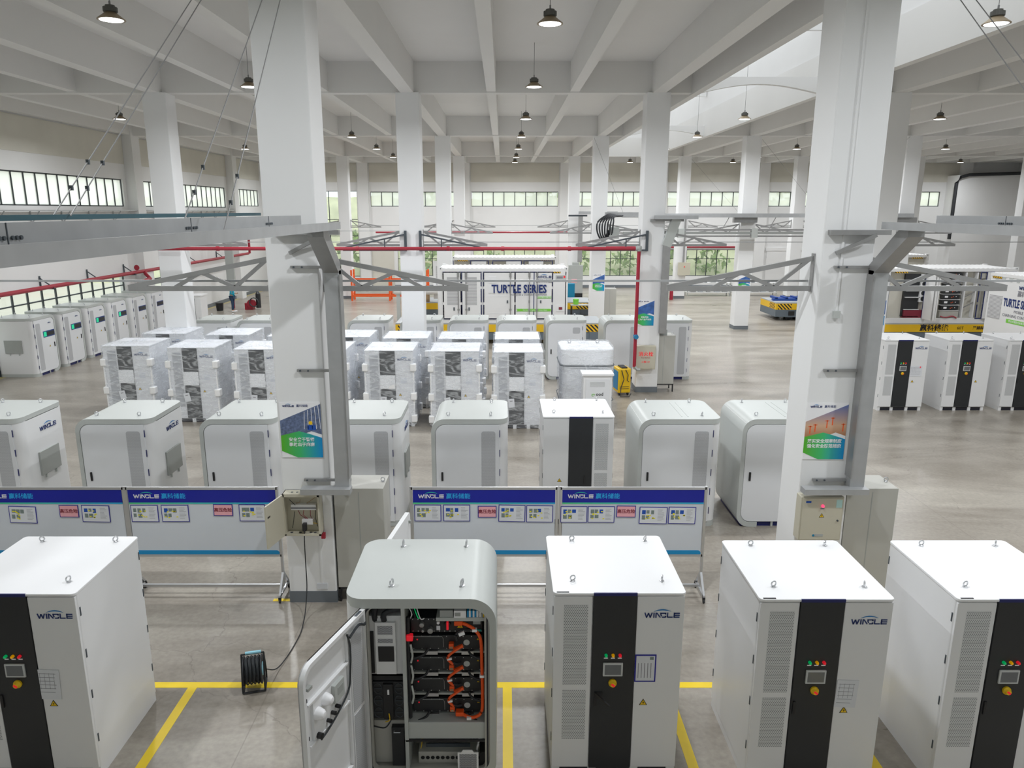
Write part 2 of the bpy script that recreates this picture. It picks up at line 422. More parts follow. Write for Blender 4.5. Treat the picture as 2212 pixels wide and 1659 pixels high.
def warning(parent, x, y, z, s=.1):
    mb = MB(); t = [(x-s/2, z), (x+s/2, z), (x, z+s*.87)]
    mb.prism(t, 'y', y-.002, y); mb.m = 1
    c = (x, z+s*.3); k = .74
    mb.prism([(c[0]+(a-c[0])*k, c[1]+(b-c[1])*k) for a, b in t], 'y', y-.004, y); mb.m = 0
    mb.prism([(x+.01*s/.1, z+s*.6), (x-.012*s/.1, z+s*.32), (x+.002, z+s*.34), (x-.006*s/.1, z+s*.12), (x+.014*s/.1, z+s*.4), (x, z+s*.38)], 'y', y-.006, y)
    return mb.build('warning_sticker', ['blk', 'wyel'], parent)
def eye_bolt(parent, x, y, z, r=.028, rz=0, m='chrome'):
    mb = MB(); mb.lathe([(r*.9, 0), (r*.9, .008), (r*.5, .012)], n=12)
    mb.tube([(r*math.cos(a*PI/7), 0, .012+r+r*math.sin(a*PI/7)) for a in range(14)], r*.28, 6, True)
    return mb.build('eye_bolt', m, parent, smooth=True, loc=(x, y, z), rz=rz)

# ---------------------------------------------------------------- building shell
CX = [-11.2, -3.07, 5.02, 12.75, 20.9, 29.0, 37.0]      # column centre lines
CY = [11.3, 25.6, 39.7, 54.0]
CW = .76
XL, XR, YF, YB = -19.3, 41.2, -3.2, 61.5
ZB, ZS = 9.9, 10.85
SK0, SK1, SKY1 = 6.35, 10.25, 53.6       # skylight opening

MB().add([(XL-3, YF-2, 0), (XR+3, YF-2, 0), (XR+3, YB+.3, 0), (XL-3, YB+.3, 0)], [(0, 1, 2, 3)]).build('floor', 'floor')['kind'] = 'structure'
mb = MB()
mb.box(XL-.3, SK0, YF, YB, ZS, ZS+.25); mb.box(SK1, XR+.3, YF, YB, ZS, ZS+.25); mb.box(SK0, SK1, SKY1, YB, ZS, ZS+.25)
struct(mb.build('ceiling', 'ceil'))
tn = [0]
def trim(mb, m='ceil', bevel=0):
    tn[0] += 1; return struct(mb.build('trim_%d' % tn[0], m, bevel=bevel))
# cross beams
for y in [-2.8]+CY+[61.0]:
    mb = MB(); mb.box(XL, SK0-.25, y-.2, y+.2, ZB, ZS); mb.box(SK1+.25, XR, y-.2, y+.2, ZB, ZS); trim(mb)
# long beams over the columns and the secondary ones between them
for x in sorted(set([XL+.3]+CX+[a+(b-a)*k/3 for a, b in zip([-19.3]+CX, CX+[45]) for k in (1, 2)])):
    if x > XR: continue
    prim = any(abs(x-c) < .01 for c in CX)
    if SK0-.4 < x < SK1+.4 and not prim: continue
    w = .42 if prim else .3
    trim(MB().box(x-w/2, x+w/2, YF, YB, ZB-.02 if prim else ZB+.04, ZS))
# skylight kerbs, upstand walls, arched ribs and glazing
trim(MB().box(9.35, 9.45, YF, SKY1, 12.3, 12.45), 'plaster')
trim(MB().box(SK0-.25, SK0, YF, SKY1+.25, ZB-.05, ZS)); trim(MB().box(SK1, SK1+.25, YF, SKY1+.25, ZB-.05, ZS)); trim(MB().box(SK0, SK1, SKY1, SKY1+.3, ZB-.05, ZS))
for mbx in (MB().box(SK0-.25, SK0-.05, YF, SKY1+.3, ZS, 13.2), MB().box(SK1+.05, SK1+.25, YF, SKY1+.3, ZS, 13.2)): trim(mbx, 'plaster')
mb = MB(); mb.box(SK0, SK1, SKY1+.05, SKY1+.3, ZS, 13.2); trim(mb, 'plaster')
for y in CY[:3]+[-2.8]:
    mb = MB(); n = 16
    pts = [(SK0+(SK1-SK0)*i/n, ZB+.0+.28*math.sin(PI*i/n)) for i in range(n+1)]
    mb.prism(pts+[(SK1, ZB+.5), (SK0, ZB+.5)], 'y', y-.1, y+.1)
    trim(mb, 'plaster')
    trim(MB().box(SK0, SK1, y-.08, y+.08, ZB+1.9, ZB+3.2), 'plaster')
wn = [0]
def window(axis, at, a0, a1, z0, z1, pitch, bars=(), glass='frost', swing=None):
    """a framed window in a wall: axis 'y' lies in a plane y=at, 'x' in x=at"""
    wn[0] += 1; mb = MB(); t = .05
    def bx(u0, u1, v0, v1):
        if axis == 'y': mb.box(u0, u1, at-.04, at+.04, v0, v1)
        else: mb.box(at-.04, at+.04, u0, u1, v0, v1)
    bx(a0, a1, z0, z0+t); bx(a0, a1, z1-t, z1)
    n = max(1, round((a1-a0)/pitch))
    for i in range(n+1):
        u = a0+(a1-a0)*i/n; bx(u-t/2, u+t/2, z0, z1)
    for b in bars: bx(a0, a1, b-t/2, b+t/2)
    o = struct(mb.build('window_%d' % wn[0], 'frame'))
    g = MB()
    if axis == 'y': g.box(a0+t, a1-t, at-.004, at+.004, z0+t, z1-t)
    else: g.box(at-.004, at+.004, a0+t, a1-t, z0+t, z1-t)
    g.build('pane', glass, o)
    return o
def cut_wall(axis, at, thick, u0, u1, z0, z1, holes):
    """wall plane minus rectangular holes, as one mesh"""
    mb = MB(); us = sorted(set([u0, u1]+[h[0] for h in holes]+[h[1] for h in holes])); zs = sorted(set([z0, z1]+[h[2] for h in holes]+[h[3] for h in holes]))
    for a, b in zip(us, us[1:]):
        run = None
        for c, d in list(zip(zs, zs[1:]))+[(None, None)]:
            solid = c is not None and not any(h[0] <= a and b <= h[1] and h[2] <= c and d <= h[3] for h in holes)
            if solid: run = [c if run is None else run[0], d]
            elif run:
                if axis == 'y': mb.box(a, b, at, at+thick, run[0], run[1])
                else: mb.box(at, at+thick, a, b, run[0], run[1])
                run = None
    return mb
# back wall (y = YB) with its windows
UP = (6.52, 7.68)
bays = list(zip([XL+.3]+CX, CX))
holes = []; wins = []
for i, (a, b) in enumerate(bays):
    if a > 33: continue
    h = (a+.55, b-.55, UP[0], UP[1])
    if i == 0: h = (-15.2, -11.75, .9, 7.75)
    if i == 6: h = (29.5, 35.2, UP[0], UP[1])
    holes.append(h); wins.append((h, (2.8, 4.2, 5.5) if i == 0 else (), 'clear' if i == 0 else 'frost'))
for h in ((-8.6, -3.9, .95, 3.1), (-2.4, 4.3, .95, 3.1), (5.6, 12.1, .95, 3.1), (13.4, 20.1, .95, 3.1)):
    holes.append(h); wins.append((h, (2.35,), 'clear'))
wb = cut_wall('y', YB, .3, XL-.3, XR+.3, 0, ZS, holes).build('wall_back', 'plaster'); struct(wb)
for h, bars, g in wins: window('y', YB+.12, h[0], h[1], h[2], h[3], .86 if h[1]-h[0] > 4 else 1.1, bars, g)
for a, b in bays:                                   # bare plaster panels under the roof beams
    trim(MB().box(a+.5, b-.5, YB-.03, YB, 8.42, ZB-.0), 'beige')
for x in CX: trim(MB().box(x-.42, x+.42, YB-.25, YB, 0, ZS), 'plaster')
# left wall (x = XL)
ys = [-2.8]+CY+[61.2]; holes = []; lw = []
for a, b in zip(ys, ys[1:]):
    if b-a < 9: holes.append((a+.8, b-.8, UP[0], 7.75)); lw.append((holes[-1], (), 'frost', .8)); continue
    holes.append((a+.75, b-.75, 6.4, 7.75)); lw.append((holes[-1], (), 'frost', .8))
    if a < 37: h = (a+.75, b-1.6, 1.0, 3.0)
    else: h = (a+1.6, a+6.0, 1.0, 3.0)
    holes.append(h); lw.append((h, (2.5,), 'clear', 1.02))
struct(cut_wall('x', XL-.3, .3, YF, YB+.3, 0, ZS, holes).build('wall_left', 'plaster'))
for h, bars, g, p in lw: window('x', XL-.12, h[0], h[1], h[2], h[3], p, bars, g)
for y in CY: trim(MB().box(XL, XL+.5, y-.42, y+.42, 0, ZS), 'plaster')
for a, b in zip(ys, ys[1:]): trim(MB().box(XL, XL+.03, a+.45, b-.45, 8.5, ZB), 'beige')
# right wall and the wall behind the camera, whose unseen windows are sized for fill daylight
struct(cut_wall('x', XR, .3, YF, YB+.3, 0, ZS, [(0, 10, UP[0], 7.7), (12.5, 24.5, UP[0], 7.7), (27, 38.5, UP[0], 7.7)]).build('wall_right', 'plaster'))
for a, b in ((0, 10), (12.5, 24.5), (27, 38.5)): window('x', XR+.1, a, b, UP[0], 7.7, .9)
fh = [(a+.6, b-.6, 6.4, 8.6) for a, b in bays]
struct(cut_wall('y', YF-.3, .3, XL-.3, XR+.3, 0, ZS, fh).build('wall_front', 'plaster'))
for h in fh: window('y', YF-.12, h[0], h[1], h[2], h[3], 1.2, (7.5,), 'clear')
# inner room block at the back right with its dark pipe
struct(MB().box(35.6, XR, YB-1.6, YB, 0, 8.9).build('wall_inner', 'plaster'))
tag(MB().tube([(35.35, YB-1.75, 4.0), (35.35, YB-1.75, 8.3), (35.6, YB-1.85, 8.75), (36.2, YB-1.85, 8.9), (40.9, YB-1.85, 9.05)], .13, 10).build('drain_pipe', 'rubber', smooth=True),
    'thick black pipe bending along the top of the white inner room', 'pipe')
struct(MB().box(XL, XL+.04, YF, YB, 0, .22).build('baseboard_left', 'skirt'))
struct(MB().box(XL, XR, YB-.04, YB, 0, .22).build('baseboard_back', 'skirt'))
# roller shutters
def shutter(n, x0, x1, z1, m='shut'):
    o = struct(MB().box(x0, x1, YB-.06, YB-.01, 0, z1).build('door_%d' % n, m)); MB().box(x0-.1, x1+.1, YB-.1, YB, z1, z1+.25).build('shutter_box', 'plaster', o)
shutter(1, -19.0, -15.6, 4.4); shutter(2, 21.6, 26.0, 3.0, 'plaster'); shutter(3, -10.7, -8.9, 3.2, 'beige')

# columns
def column(x, y, base=True):
    o = struct(MB().box(x-CW/2, x+CW/2, y-CW/2, y+CW/2, 0, ZB).build('concrete_column', 'colm', bevel=.02))
    MB().box(x-CW/2-.006, x+CW/2+.006, y-CW/2-.006, y+CW/2+.006, 0, .2).build('base_band', 'skirt', o)
    return o
for y in CY:
    for x in CX:
        if y == CY[0] and (x < -12 or x > 14): continue
        column(x, y)

# outside: yard, bank and bushes seen through the glass
tag(MB().add([(-90, -60, -.05), (110, -60, -.05), (110, 130, -.05), (-90, 130, -.05)], [(0, 1, 2, 3)]).build('outdoor_yard', 'yard'), 'pale concrete yard outside the windows', 'ground', kind='structure')
def bank(name, pts, w, h, label):
    """a rough earth bank following a line outside the hall"""
    mb = MB(); n = len(pts); rows = 7; vs = []
    for i, (x, y, nx, ny) in enumerate(pts):
        for j in range(rows):
            t = j/(rows-1); vs.append((x+nx*w*t+R.uniform(-.3, .3), y+ny*w*t+R.uniform(-.3, .3), h*t**.8+(R.uniform(-.35, .35) if j else -.1)))
    fs = [(i*rows+j, (i+1)*rows+j, (i+1)*rows+j+1, i*rows+j+1) for i in range(n-1) for j in range(rows-1)]
    mb.add(vs, fs); return tag(mb.build(name, 'bank', smooth=True), label, 'bank', kind='structure')
bank('grass_bank', [(x, 66, 0, 1) for x in range(-40, 60, 2)], 12, 7.5, 'grassy bank rising behind the back windows')
bank('grass_bank', [(-40, y, -1, 0) for y in range(-10, 80, 3)], 14, 5.5, 'grassy bank beyond the yard outside the left windows')
def bush(x, y, z, r, label):
    mb = MB()
    for k in range(60):
        a, b, d = R.uniform(0, 2*PI), R.uniform(-.9, 1.4), r*R.uniform(.6, 1)
        c = Vector((x+d*math.cos(a)*math.cos(b), y+d*.6*math.sin(a)*math.cos(b), z+d*.8*math.sin(b))); q = r*.22
        vs = [c+Vector((R.uniform(-q, q), R.uniform(-q, q), R.uniform(-q, q))) for _ in range(4)]
        mb.add(vs, [(0, 1, 2), (0, 2, 3), (0, 1, 3), (1, 2, 3)])
    return tag(mb.build('bush', 'foliage'), label, 'bush', 'bushes outside the back windows')
for i, (x, z, r) in enumerate([(-13, 2.5, 2.2), (-6, 2, 1.6), (-1, 1.6, 1.4), (6.6, 1.8, 1.4), (10.6, 1.5, 1.5), (14.8, 1.6, 1.7), (18.6, 1.8, 1.6), (3.5, 7.5, 2.2), (26, 7.5, 2.4), (-8.5, 7, 2)]):
    bush(x, 66.5+(z > 5)*6, z, r, 'green bush on the bank outside the back windows')

# painted lane lines
def lane(x0, x1, y0, y1, label):
    tag(MB().box(x0, x1, y0, y1, .0, .003).build('floor_marking', 'yellow'), label, 'floor marking')
lane(-7.0, 5.6, 8.70, 8.82, 'long yellow floor line running across behind the front row of cabinets')
lane(-4.20, -4.08, 4.5, 8.70, 'yellow floor line running forward beside the leftmost front cabinet')
lane(.0, .12, 4.5, 8.70, 'yellow floor line running forward between the open cabinet and its right neighbour')
lane(2.12, 2.24, 4.5, 8.70, 'yellow floor line running forward between the two white cabinets on the right')
lane(4.22, 4.34, 4.5, 8.70, 'yellow floor line between the two rightmost front cabinets')
lane(-3.75, -3.3, 10.95, 11.03, 'short worn yellow mark under the display board wheel by the column')
lane(5.62, 5.9, 9.6, 10.6, 'short yellow floor mark beside the grey cabinet at the right column')
lane(-19.2, -18.95, 24.5, 60, 'faded yellow floor line along the foot of the left wall')
bpy.data.objects['floor_marking.007'].data.materials[0] = M['faded']

# ---------------------------------------------------------------- white cabinet with the black centre door
def white_cabinet(label, loc, rz=0, mirror=False, papers=None, group='white cabinets with a black centre stripe', lever=False, logo=True, lid='lid'):
    """W 1.39, D 1.40, H 2.28; origin at the middle of the front foot line, front facing -y"""
    w, d, h = .695, 1.40, 2.28
    s = -1 if mirror else 1
    t = thing('battery_cabinet', label, 'cabinet', loc, rz, group)
    def X(a, b): return (min(a*s, b*s), max(a*s, b*s))
    mb = MB(); mb.prism(rrect(-w, w, .02, d, .035, 4), 'z', .12, h-.03)
    mb.build('body', 'white', t)
    MB().box(-w+.06, w-.06, .06, d-.05, .0, .12).build('base_recess', 'dark', t)
    for x in (-w+.05, -.235, .235, w-.05): MB().box(x-.045, x+.045, .03, d-.03, 0, .125).build('foot', 'white', t)
    mb = MB(); mb.prism(rrect(-w-.008, w+.008, -.012, d+.008, .05, 5), 'z', h-.03, h); mb.build('lid', lid, t, bevel=.006)
    a, b = X(-w+.005, -.285); mb = MB(); mb.prism(rrect(a, b, .14, h-.045, .012, 3), 'y', -.002, .03); ld = mb.build('side_door', 'white', t, bevel=.004)
    c0, c1 = X(-w+.11, -.33)
    MB().box(c0, c1, -.004, 0, 1.18, 2.14).build('vent_panel', 'perf', ld); MB().box(c0, c1, -.004, 0, .5, 1.12).build('vent_panel', 'perf', ld)
    a, b = X(-.275, .185); mb = MB(); mb.box(a, b, -.012, .03, .13, h-.02); cd = mb.build('centre_door', 'black', t, bevel=.004)
    MB().box(a, b, -.016, .0, h-.032, h+.001).build('top_trim', 'navy', cd)
    a, b = X(.19, w-.005); mb = MB(); mb.box(a, b, -.002, .03, .14, h-.045); mb.build('side_door', 'white', t, bevel=.004)
    if not mirror:
        for x, m in ((-.125, 'grnl'), (-.05, 'ambl'), (.025, 'redl')):
            mb = MB(); mb.lathe([(.017, 0), (.017, -.02), (.012, -.034), (.002, -.038)], (x, -.012, 1.55), 12, 'y'); q = mb.build('indicator_lamp', m, cd, smooth=True)
            MB().box(x-.022, x+.022, -.0135, -.012, 1.505, 1.518).build('lamp_label', 'lwhite', cd)
        fr = MB().box(-.155, .06, -.03, -.01, 1.30, 1.46).build('screen', 'sframe', cd, bevel=.006)
        MB().box(-.135, .04, -.032, -.03, 1.32, 1.44).build('display', 'screen', cd)
        mb = MB(); mb.lathe([(.045, 0), (.045, -.02), (.032, -.035), (.028, -.05)], (-.045, -.012, 1.215), 16, 'y'); sw = mb.build('emergency_switch', 'wyel', cd, smooth=True)
        mb = MB(); mb.bar((-.062, -.056, 1.228), (-.028, -.056, 1.2), .022, .02); mb.build('switch_knob', 'redl', cd)
    hx, hz = (-.245, 1.0) if not mirror else (.13*1, .98)
    if lever:
        mb = MB(); mb.box(-.235, -.15, -.018, -.01, 1.02, 1.1); mb.box(-.24, -.21, -.025, -.01, .93, 1.1); mb.bar((-.225, -.03, 1.09), (-.09, -.12, 1.0), .02); mb.build('handle', 'blk', cd)
    else: MB().box(hx*1-.014, hx+.014, -.03, -.01, hz-.08, hz+.08).build('handle', 'blk', cd, bevel=.006)
    if logo: logo_mb(.057).build('logo', ['logo', 'arc'], t, loc=(.455, -.003, 1.99))
    warning(t, s*.3 if not mirror else -.36, -.003, .93, .09)
    for x, y, r in ((-w+.22, .25, .3), (w-.2, .25, 1.2), (-w+.3, d-.15, .1), (w-.2, d-.15, .9)): eye_bolt(t, x, y, h, rz=r)
    if not mirror: MB().box(-w+.03, -w+.16, .0, .016, h, h+.006).build('lock_slot', 'blk', t)
    for sx in (-1, 1):
        for z in (2.05, 1.55, 1.05, .5):
            MB().box(sx*w-.006, sx*w+.006, .05, .065, z-.06, z+.04).build('hinge', 'bracket', t)
            MB().box(sx*w-.006, sx*w+.006, d-.05, d-.035, z-.06, z+.04).build('hinge', 'bracket', t)
    for k in papers or (): k(t)
    return t
def framed_paper(t):
    f = MB().box(.19, .42, -.008, -.003, 1.22, 1.55).build('framed_sheet', 'pframe', t)
    mb = MB(); mb.box(.205, .405, -.01, -.008, 1.235, 1.535); mb.m = 1
    for i in range(5): mb.box(.225+.034*i, .232+.034*i, -.0115, -.01, 1.27, 1.45)
    mb.m = 2; mb.box(.35, .39, -.0115, -.01, 1.49, 1.525); mb.build('sheet', ['paper', 'txt', 'pgrey'], f)
def loose_paper(x=.28, z=1.02, w=.24, h=.36, tilt=.03):
    def k(t):
        mb = MB(); mb.box(-w/2, w/2, -.004, 0, 0, h); mb.m = 1
        for i in range(6): mb.box(-w/2+.02, w/2-.04-.01*(i % 3), -.0055, -.004, h-.05-.045*i, h-.046-.045*i)
        for i in range(4): mb.box(-w/2+.03+.05*i, -w/2+.032+.05*i, -.0055, -.004, h*.35, h-.04)
        o = mb.build('taped_sheet', ['paper', 'txt'], t); o.location = (x, -.006, z); o.rotation_euler = (0, tilt, 0)
    return k
c1 = white_cabinet('white cabinet with a taped paper sheet, leftmost of the front row', (-5.2, 7.08, 0), papers=[loose_paper()])
white_cabinet('white cabinet with a blue-framed sheet, right of the open cabinet', (1.235, 7.10, 0), papers=[framed_paper], lever=True)
white_cabinet('white cabinet second from the right in the front row, taped paper on it', (3.37, 6.97, 0), papers=[loose_paper(.3, 1.0, .23, .33, .04)])
white_cabinet('white cabinet cut off by the right edge, last of the front row', (5.42, 6.97, 0))
def pink_dot_paper(t):
    loose_paper(.38, 1.12, .38, .34, -.02)(t); MB().lathe([(.02, 0), (.02, -.01)], (.5, -.006, 1.42), 10, 'y').build('magnet', 'redl', t)
white_cabinet('white cabinet with a pinned sheet, left end of the far right row', (12.6, 22.75, 0), papers=[pink_dot_paper])
white_cabinet('white cabinet in the middle of the far right row', (14.6, 22.75, 0))
white_cabinet('white cabinet cut by the picture edge at the right end of the far right row', (16.46, 22.75, 0))
white_cabinet('plain white cabinet with a dark centre door and no logo, behind the display boards', (1.49, 13.95, 0), mirror=True, logo=False)

# ---------------------------------------------------------------- rounded cabinet with a grey wrap-over cap
def cap_mesh(w, d, h, R_=.26, rp=.2, lid_t=.1, side_t=.075, y0=-.03):
    """C-shaped grey band: roof, left side and curled-under foot, swept front to back with a rounded right front corner"""
    mb = MB(); x0, x1 = -w/2, w/2
    def section(xr):
        out = [(x0+.42, 0)]
        n = 8
        out += [(x0+R_-R_*math.sin(PI/2*i/n), R_-R_*math.cos(PI/2*i/n)) for i in range(n+1)]
        out += [(x0+R_-R_*math.cos(PI/2*i/n), h-R_+R_*math.sin(PI/2*i/n)) for i in range(n+1)]
        out += [(xr, h)]
        inn = [(xr, h-lid_t)]; r = R_-side_t*.8
        xi = x0+side_t
        inn += [(xi+r-r*math.sin(PI/2*i/n), h-lid_t-r+r*math.cos(PI/2*i/n)) for i in range(n+1)]
        inn += [(xi+r-r*math.cos(PI/2*i/n), .1+r-r*math.sin(PI/2*i/n)) for i in range(n+1)]
        inn += [(x0+.42, .1)]
        return out, inn
    ys = [y0+rp*(1-math.cos(PI/2*i/6)) for i in range(7)]+[d-rp*(1-math.cos(PI/2*(6-i)/6)) for i in range(7)]
    xs = [x1-rp+rp*math.sin(PI/2*i/6) for i in range(7)]; xs += xs[::-1]
    rings = [section(x) for x in xs]; no = len(rings[0][0]); ni = len(rings[0][1])
    vs = []; 
    for y, (o, i) in zip(ys, rings): vs += [(x, y, z) for x, z in o]+[(x, y, z) for x, z in i]
    k = no+ni; fs = []
    for a in range(len(ys)-1):
        for j in range(k): fs.append((a*k+j, a*k+(j+1) % k, (a+1)*k+(j+1) % k, (a+1)*k+j)[::-1])
    for a, fl in ((0, False), (len(ys)-1, True)):      # end faces as quads between outer and inner line
        o_ = list(range(no)); i_ = [no+ni-1-j for j in range(ni)]
        for j in range(no-1):
            q = (a*k+o_[j], a*k+o_[j+1], a*k+i_[min(j+1, ni-1)], a*k+i_[min(j, ni-1)]); q = tuple(dict.fromkeys(q))
            if len(q) > 2: fs.append(q if fl else q[::-1])
    return mb.add(vs, fs)
def rounded_cabinet(label, loc, rz=0, mirror=False, group='rounded cabinets with grey caps', display=False, side_box=True, seams=False, logo=True, short_vent=False, w=1.5, d=1.48, h=2.25):
    t = thing('rounded_cabinet', label, 'cabinet', loc, rz, group); s = -1 if mirror else 1
    def flip(mb):
        if mirror: mb.v = [(-x, y, z) for x, y, z in mb.v]; mb.f = [f[::-1] for f in mb.f]
        return mb
    flip(cap_mesh(w, d, h)).build('cap', 'cap', t, smooth=True)
    mb = MB(); rc = .17; pts = [(-w/2+.06, 0), (w/2-rc, 0)]+[(w/2-rc+rc*math.sin(PI/2*i/8), rc-rc*math.cos(PI/2*i/8)) for i in range(1, 9)]
    pts += [(w/2-rc+rc*math.cos(PI/2*i/8), d-rc-.02+rc*math.sin(PI/2*i/8)) for i in range(9)]+[(-w/2+.06, d-.02)]
    flip(mb.prism(pts, 'z', .12, h-.09)).build('body', 'white', t, smooth=True)
    flip(MB().box(-w/2+.1, w/2-.1, .03, d-.1, 0, .12)).build('base_recess', 'navy', t)
    mb = MB(); mb.prism([(x+0 if x < w/2-.3 else x, y) for x, y in pts if x > w/2-.32]+[(w/2-.3, d-.02), (w/2-.3, 0)], 'z', 0, .12)
    flip(mb).build('foot', 'cap', t, smooth=True)
    flip(MB().box(-.1, -.06, -.002, .3, 0, .13)).build('foot', 'cap', t)
    dx0, dx1 = -w/2+.085, w/2-.165
    mb = MB(); mb.prism(rrect(dx0, dx1, .11, h-.115, .19, 8, (1, 0, 0, 1)), 'y', -.022, .01)
    flip(mb).build('door', 'door', t, bevel=.006)
    z0 = 1.75 if short_vent else .2
    vz = 1.98 if short_vent else 2.0
    mb = MB(); mb.prism(rrect(dx1-.355, dx1-.08, z0, vz if not short_vent else 1.98, .05, 4), 'y', -.025, -.022); flip(mb).build('vent_panel', 'perfg', t)
    flip(MB().box(dx0+.1, dx0+.14, -.045, -.02, .98, 1.16)).build('handle', 'blk', t, bevel=.008)
    for z in (1.95, 1.55, 1.15, .75, .35): flip(MB().box(dx1, dx1+.012, -.026, -.01, z-.07, z+.07)).build('hinge', 'navy', t)
    for x, y, r in ((-w/2+.32, .22, .2), (w/2-.34, .22, 1.0), (-w/2+.36, d-.22, 1.3), (w/2-.34, d-.22, .5)): eye_bolt(t, s*x, y, h, .034, r)
    if side_box:
        flip(MB().box(w/2-.002, w/2+.035, .42, 1.08, .92, 1.42)).build('side_hatch', 'side', t, bevel=.006)
        flip(MB().box(w/2, w/2+.03, .55, .58, .84, .92).box(w/2, w/2+.03, .9, .93, .84, .92)).build('hatch_latch', 'cap', t)
    if side_box and logo and not mirror:
        o = logo_mb(.085).build('logo', ['logo', 'arc'], t); o.rotation_euler = (0, 0, PI/2); o.location = (w/2+.004, .85, 1.82)
    if display:
        a, b = dx0+.03, dx0+.76
        p = flip(MB().box(a, b, -.03, -.02, 1.42, 1.66)).build('display_panel', 'panelb', t, bevel=.004)
        flip(MB().box(b-.2, b-.03, -.034, -.03, 1.45, 1.63)).build('display', 'grn' if display == 1 else 'blk', p)
        flip(MB().box(a+.03, b-.23, -.034, -.03, 1.46, 1.62)).build('status_window', 'black', p)
        logo_mb(.03).build('logo', ['logo', 'arc'], t, loc=(s*(dx0+.3), -.025, 1.93))
        warning(t, s*(dx0+.42), -.024, 1.02, .09)
    if seams:
        for x in (.05, .17): MB().box(x, x+.02, .15, d-.2, h, h+.006).build('roof_seam', 'cap', t)
    return t
rounded_cabinet('grey-capped white cabinet cut by the left edge, behind the leftmost display board', (-10.18, 13.9, 0))
rounded_cabinet('grey-capped cabinet with logo and hatch on its side, behind the left boards', (-7.6, 13.9, 0))
rounded_cabinet('grey-capped white cabinet partly hidden by the left foreground column', (-5.18, 13.9, 0))
rounded_cabinet('grey-capped white cabinet standing just right of the left foreground column, behind the grey cubicle', (-2.75, 13.9, 0))
rounded_cabinet('grey-capped white cabinet alone behind the centre display board, front straight on', (-.65, 13.9, 0), side_box=False)
rounded_cabinet('large grey-capped cabinet with seamed roof and pale grille, behind the right display board', (3.47, 13.9, 0), seams=True, side_box=False, w=1.62)
rounded_cabinet('grey-capped cabinet hidden half behind the right foreground column', (5.5, 13.9, 0), seams=True, side_box=False, w=1.62)
BD = 'grey-capped cabinet in the row before the machines, '
for k, (x, tx, sv) in enumerate([(-10.85, 'leftmost, behind the wrapped cabinets', 1), (-9.1, 'second from the left', 0), (-5.0, 'just right of the left foreground column', 0),
        (-3.06, 'crossed by the slim centre column', 0), (-1.3, 'left of the container doors', 1), (.5, 'in front of the container lettering', 1), (2.36, 'directly behind the film-wrapped rounded unit', 1),
        (4.5, 'left of the red-piped column', 0), (6.3, 'rightmost, past the grey cubicle', 0)]):
    rounded_cabinet(BD+tx, (x, 27.25, 0), group='grey-capped cabinets before the machines', side_box=False, short_vent=bool(sv), w=1.52)
names = ['nearest', 'second nearest', 'third from the front', 'fourth from the front', 'fifth from the front, its display unlit', 'farthest, half hidden by a column']
for k, y in enumerate([27.6, 29.5, 31.4, 33.35, 35.3, 37.25]):
    rounded_cabinet('rounded white cabinet with display along the left windows, '+names[k], (-17.75, y+.75, 0), PI/2, mirror=True, display=1 if k < 4 else 2, group='display cabinets along the left windows')
tag(MB().box(-18.9, -17.5, 39.6-1.0, 39.6-.6, 2.62, 2.66).build('board', 'cardboard'), 'thin dark edged board lying on top of the farthest left window cabinet', 'board')
t = thing('server_cabinet', 'slim white cabinet with a dark vertical strip standing by the far left pillar', 'cabinet', (-14.9, 35.5, 0))
MB().box(-.4, .4, 0, .8, .0, 2.2).build('body', 'white', t); MB().box(-.12, .12, -.02, 0, .3, 2.1).build('dark_strip', 'black', t); MB().box(-.45, .45, -.03, .82, 2.2, 2.26).build('lid', 'lid', t)

# ---------------------------------------------------------------- film wrapped cabinets
def shell(w, d, h, seed, rnd=.09, amp=.012, z0=.05):
    rr = random.Random(seed); n = 44; rows = 22; mb = MB(); vs = []
    per = rrect(-w/2, w/2, 0, d, rnd, 3)
    L = [0]
    for a, b in zip(per, per[1:]+per[:1]): L.append(L[-1]+math.hypot(b[0]-a[0], b[1]-a[1]))
    def at(t):
        t *= L[-1]
        for i in range(len(per)):
            if L[i+1] >= t:
                k = (t-L[i])/max(1e-6, L[i+1]-L[i]); a, b = per[i], per[(i+1) % len(per)]; return a[0]+(b[0]-a[0])*k, a[1]+(b[1]-a[1])*k
        return per[0]
    for j in range(rows+1):
        z = z0+(h-z0)*j/rows
        for i in range(n):
            x, y = at(i/n); f = 1+rr.uniform(-1, .4)*amp*.7+.012*math.sin(j*.9+seed)*math.sin(i*.7)
            vs.append((x*f, d/2+(y-d/2)*f, z+rr.uniform(-.012, .012)))
    fs = [(j*n+i, j*n+(i+1) % n, (j+1)*n+(i+1) % n, (j+1)*n+i) for j in range(rows) for i in range(n)]
    b0 = rows*n
    for q in (.82, .5, .18):
        base = len(vs)
        for i in range(n):
            x, y = at(i/n); vs.append((x*q, d/2+(y-d/2)*q, h+.012+rr.uniform(-.012, .018)))
        fs += [(b0+i, b0+(i+1) % n, base+(i+1) % n, base+i) for i in range(n)]; b0 = base
    fs.append(tuple(range(b0, b0+n)))
    return mb.add(vs, fs)
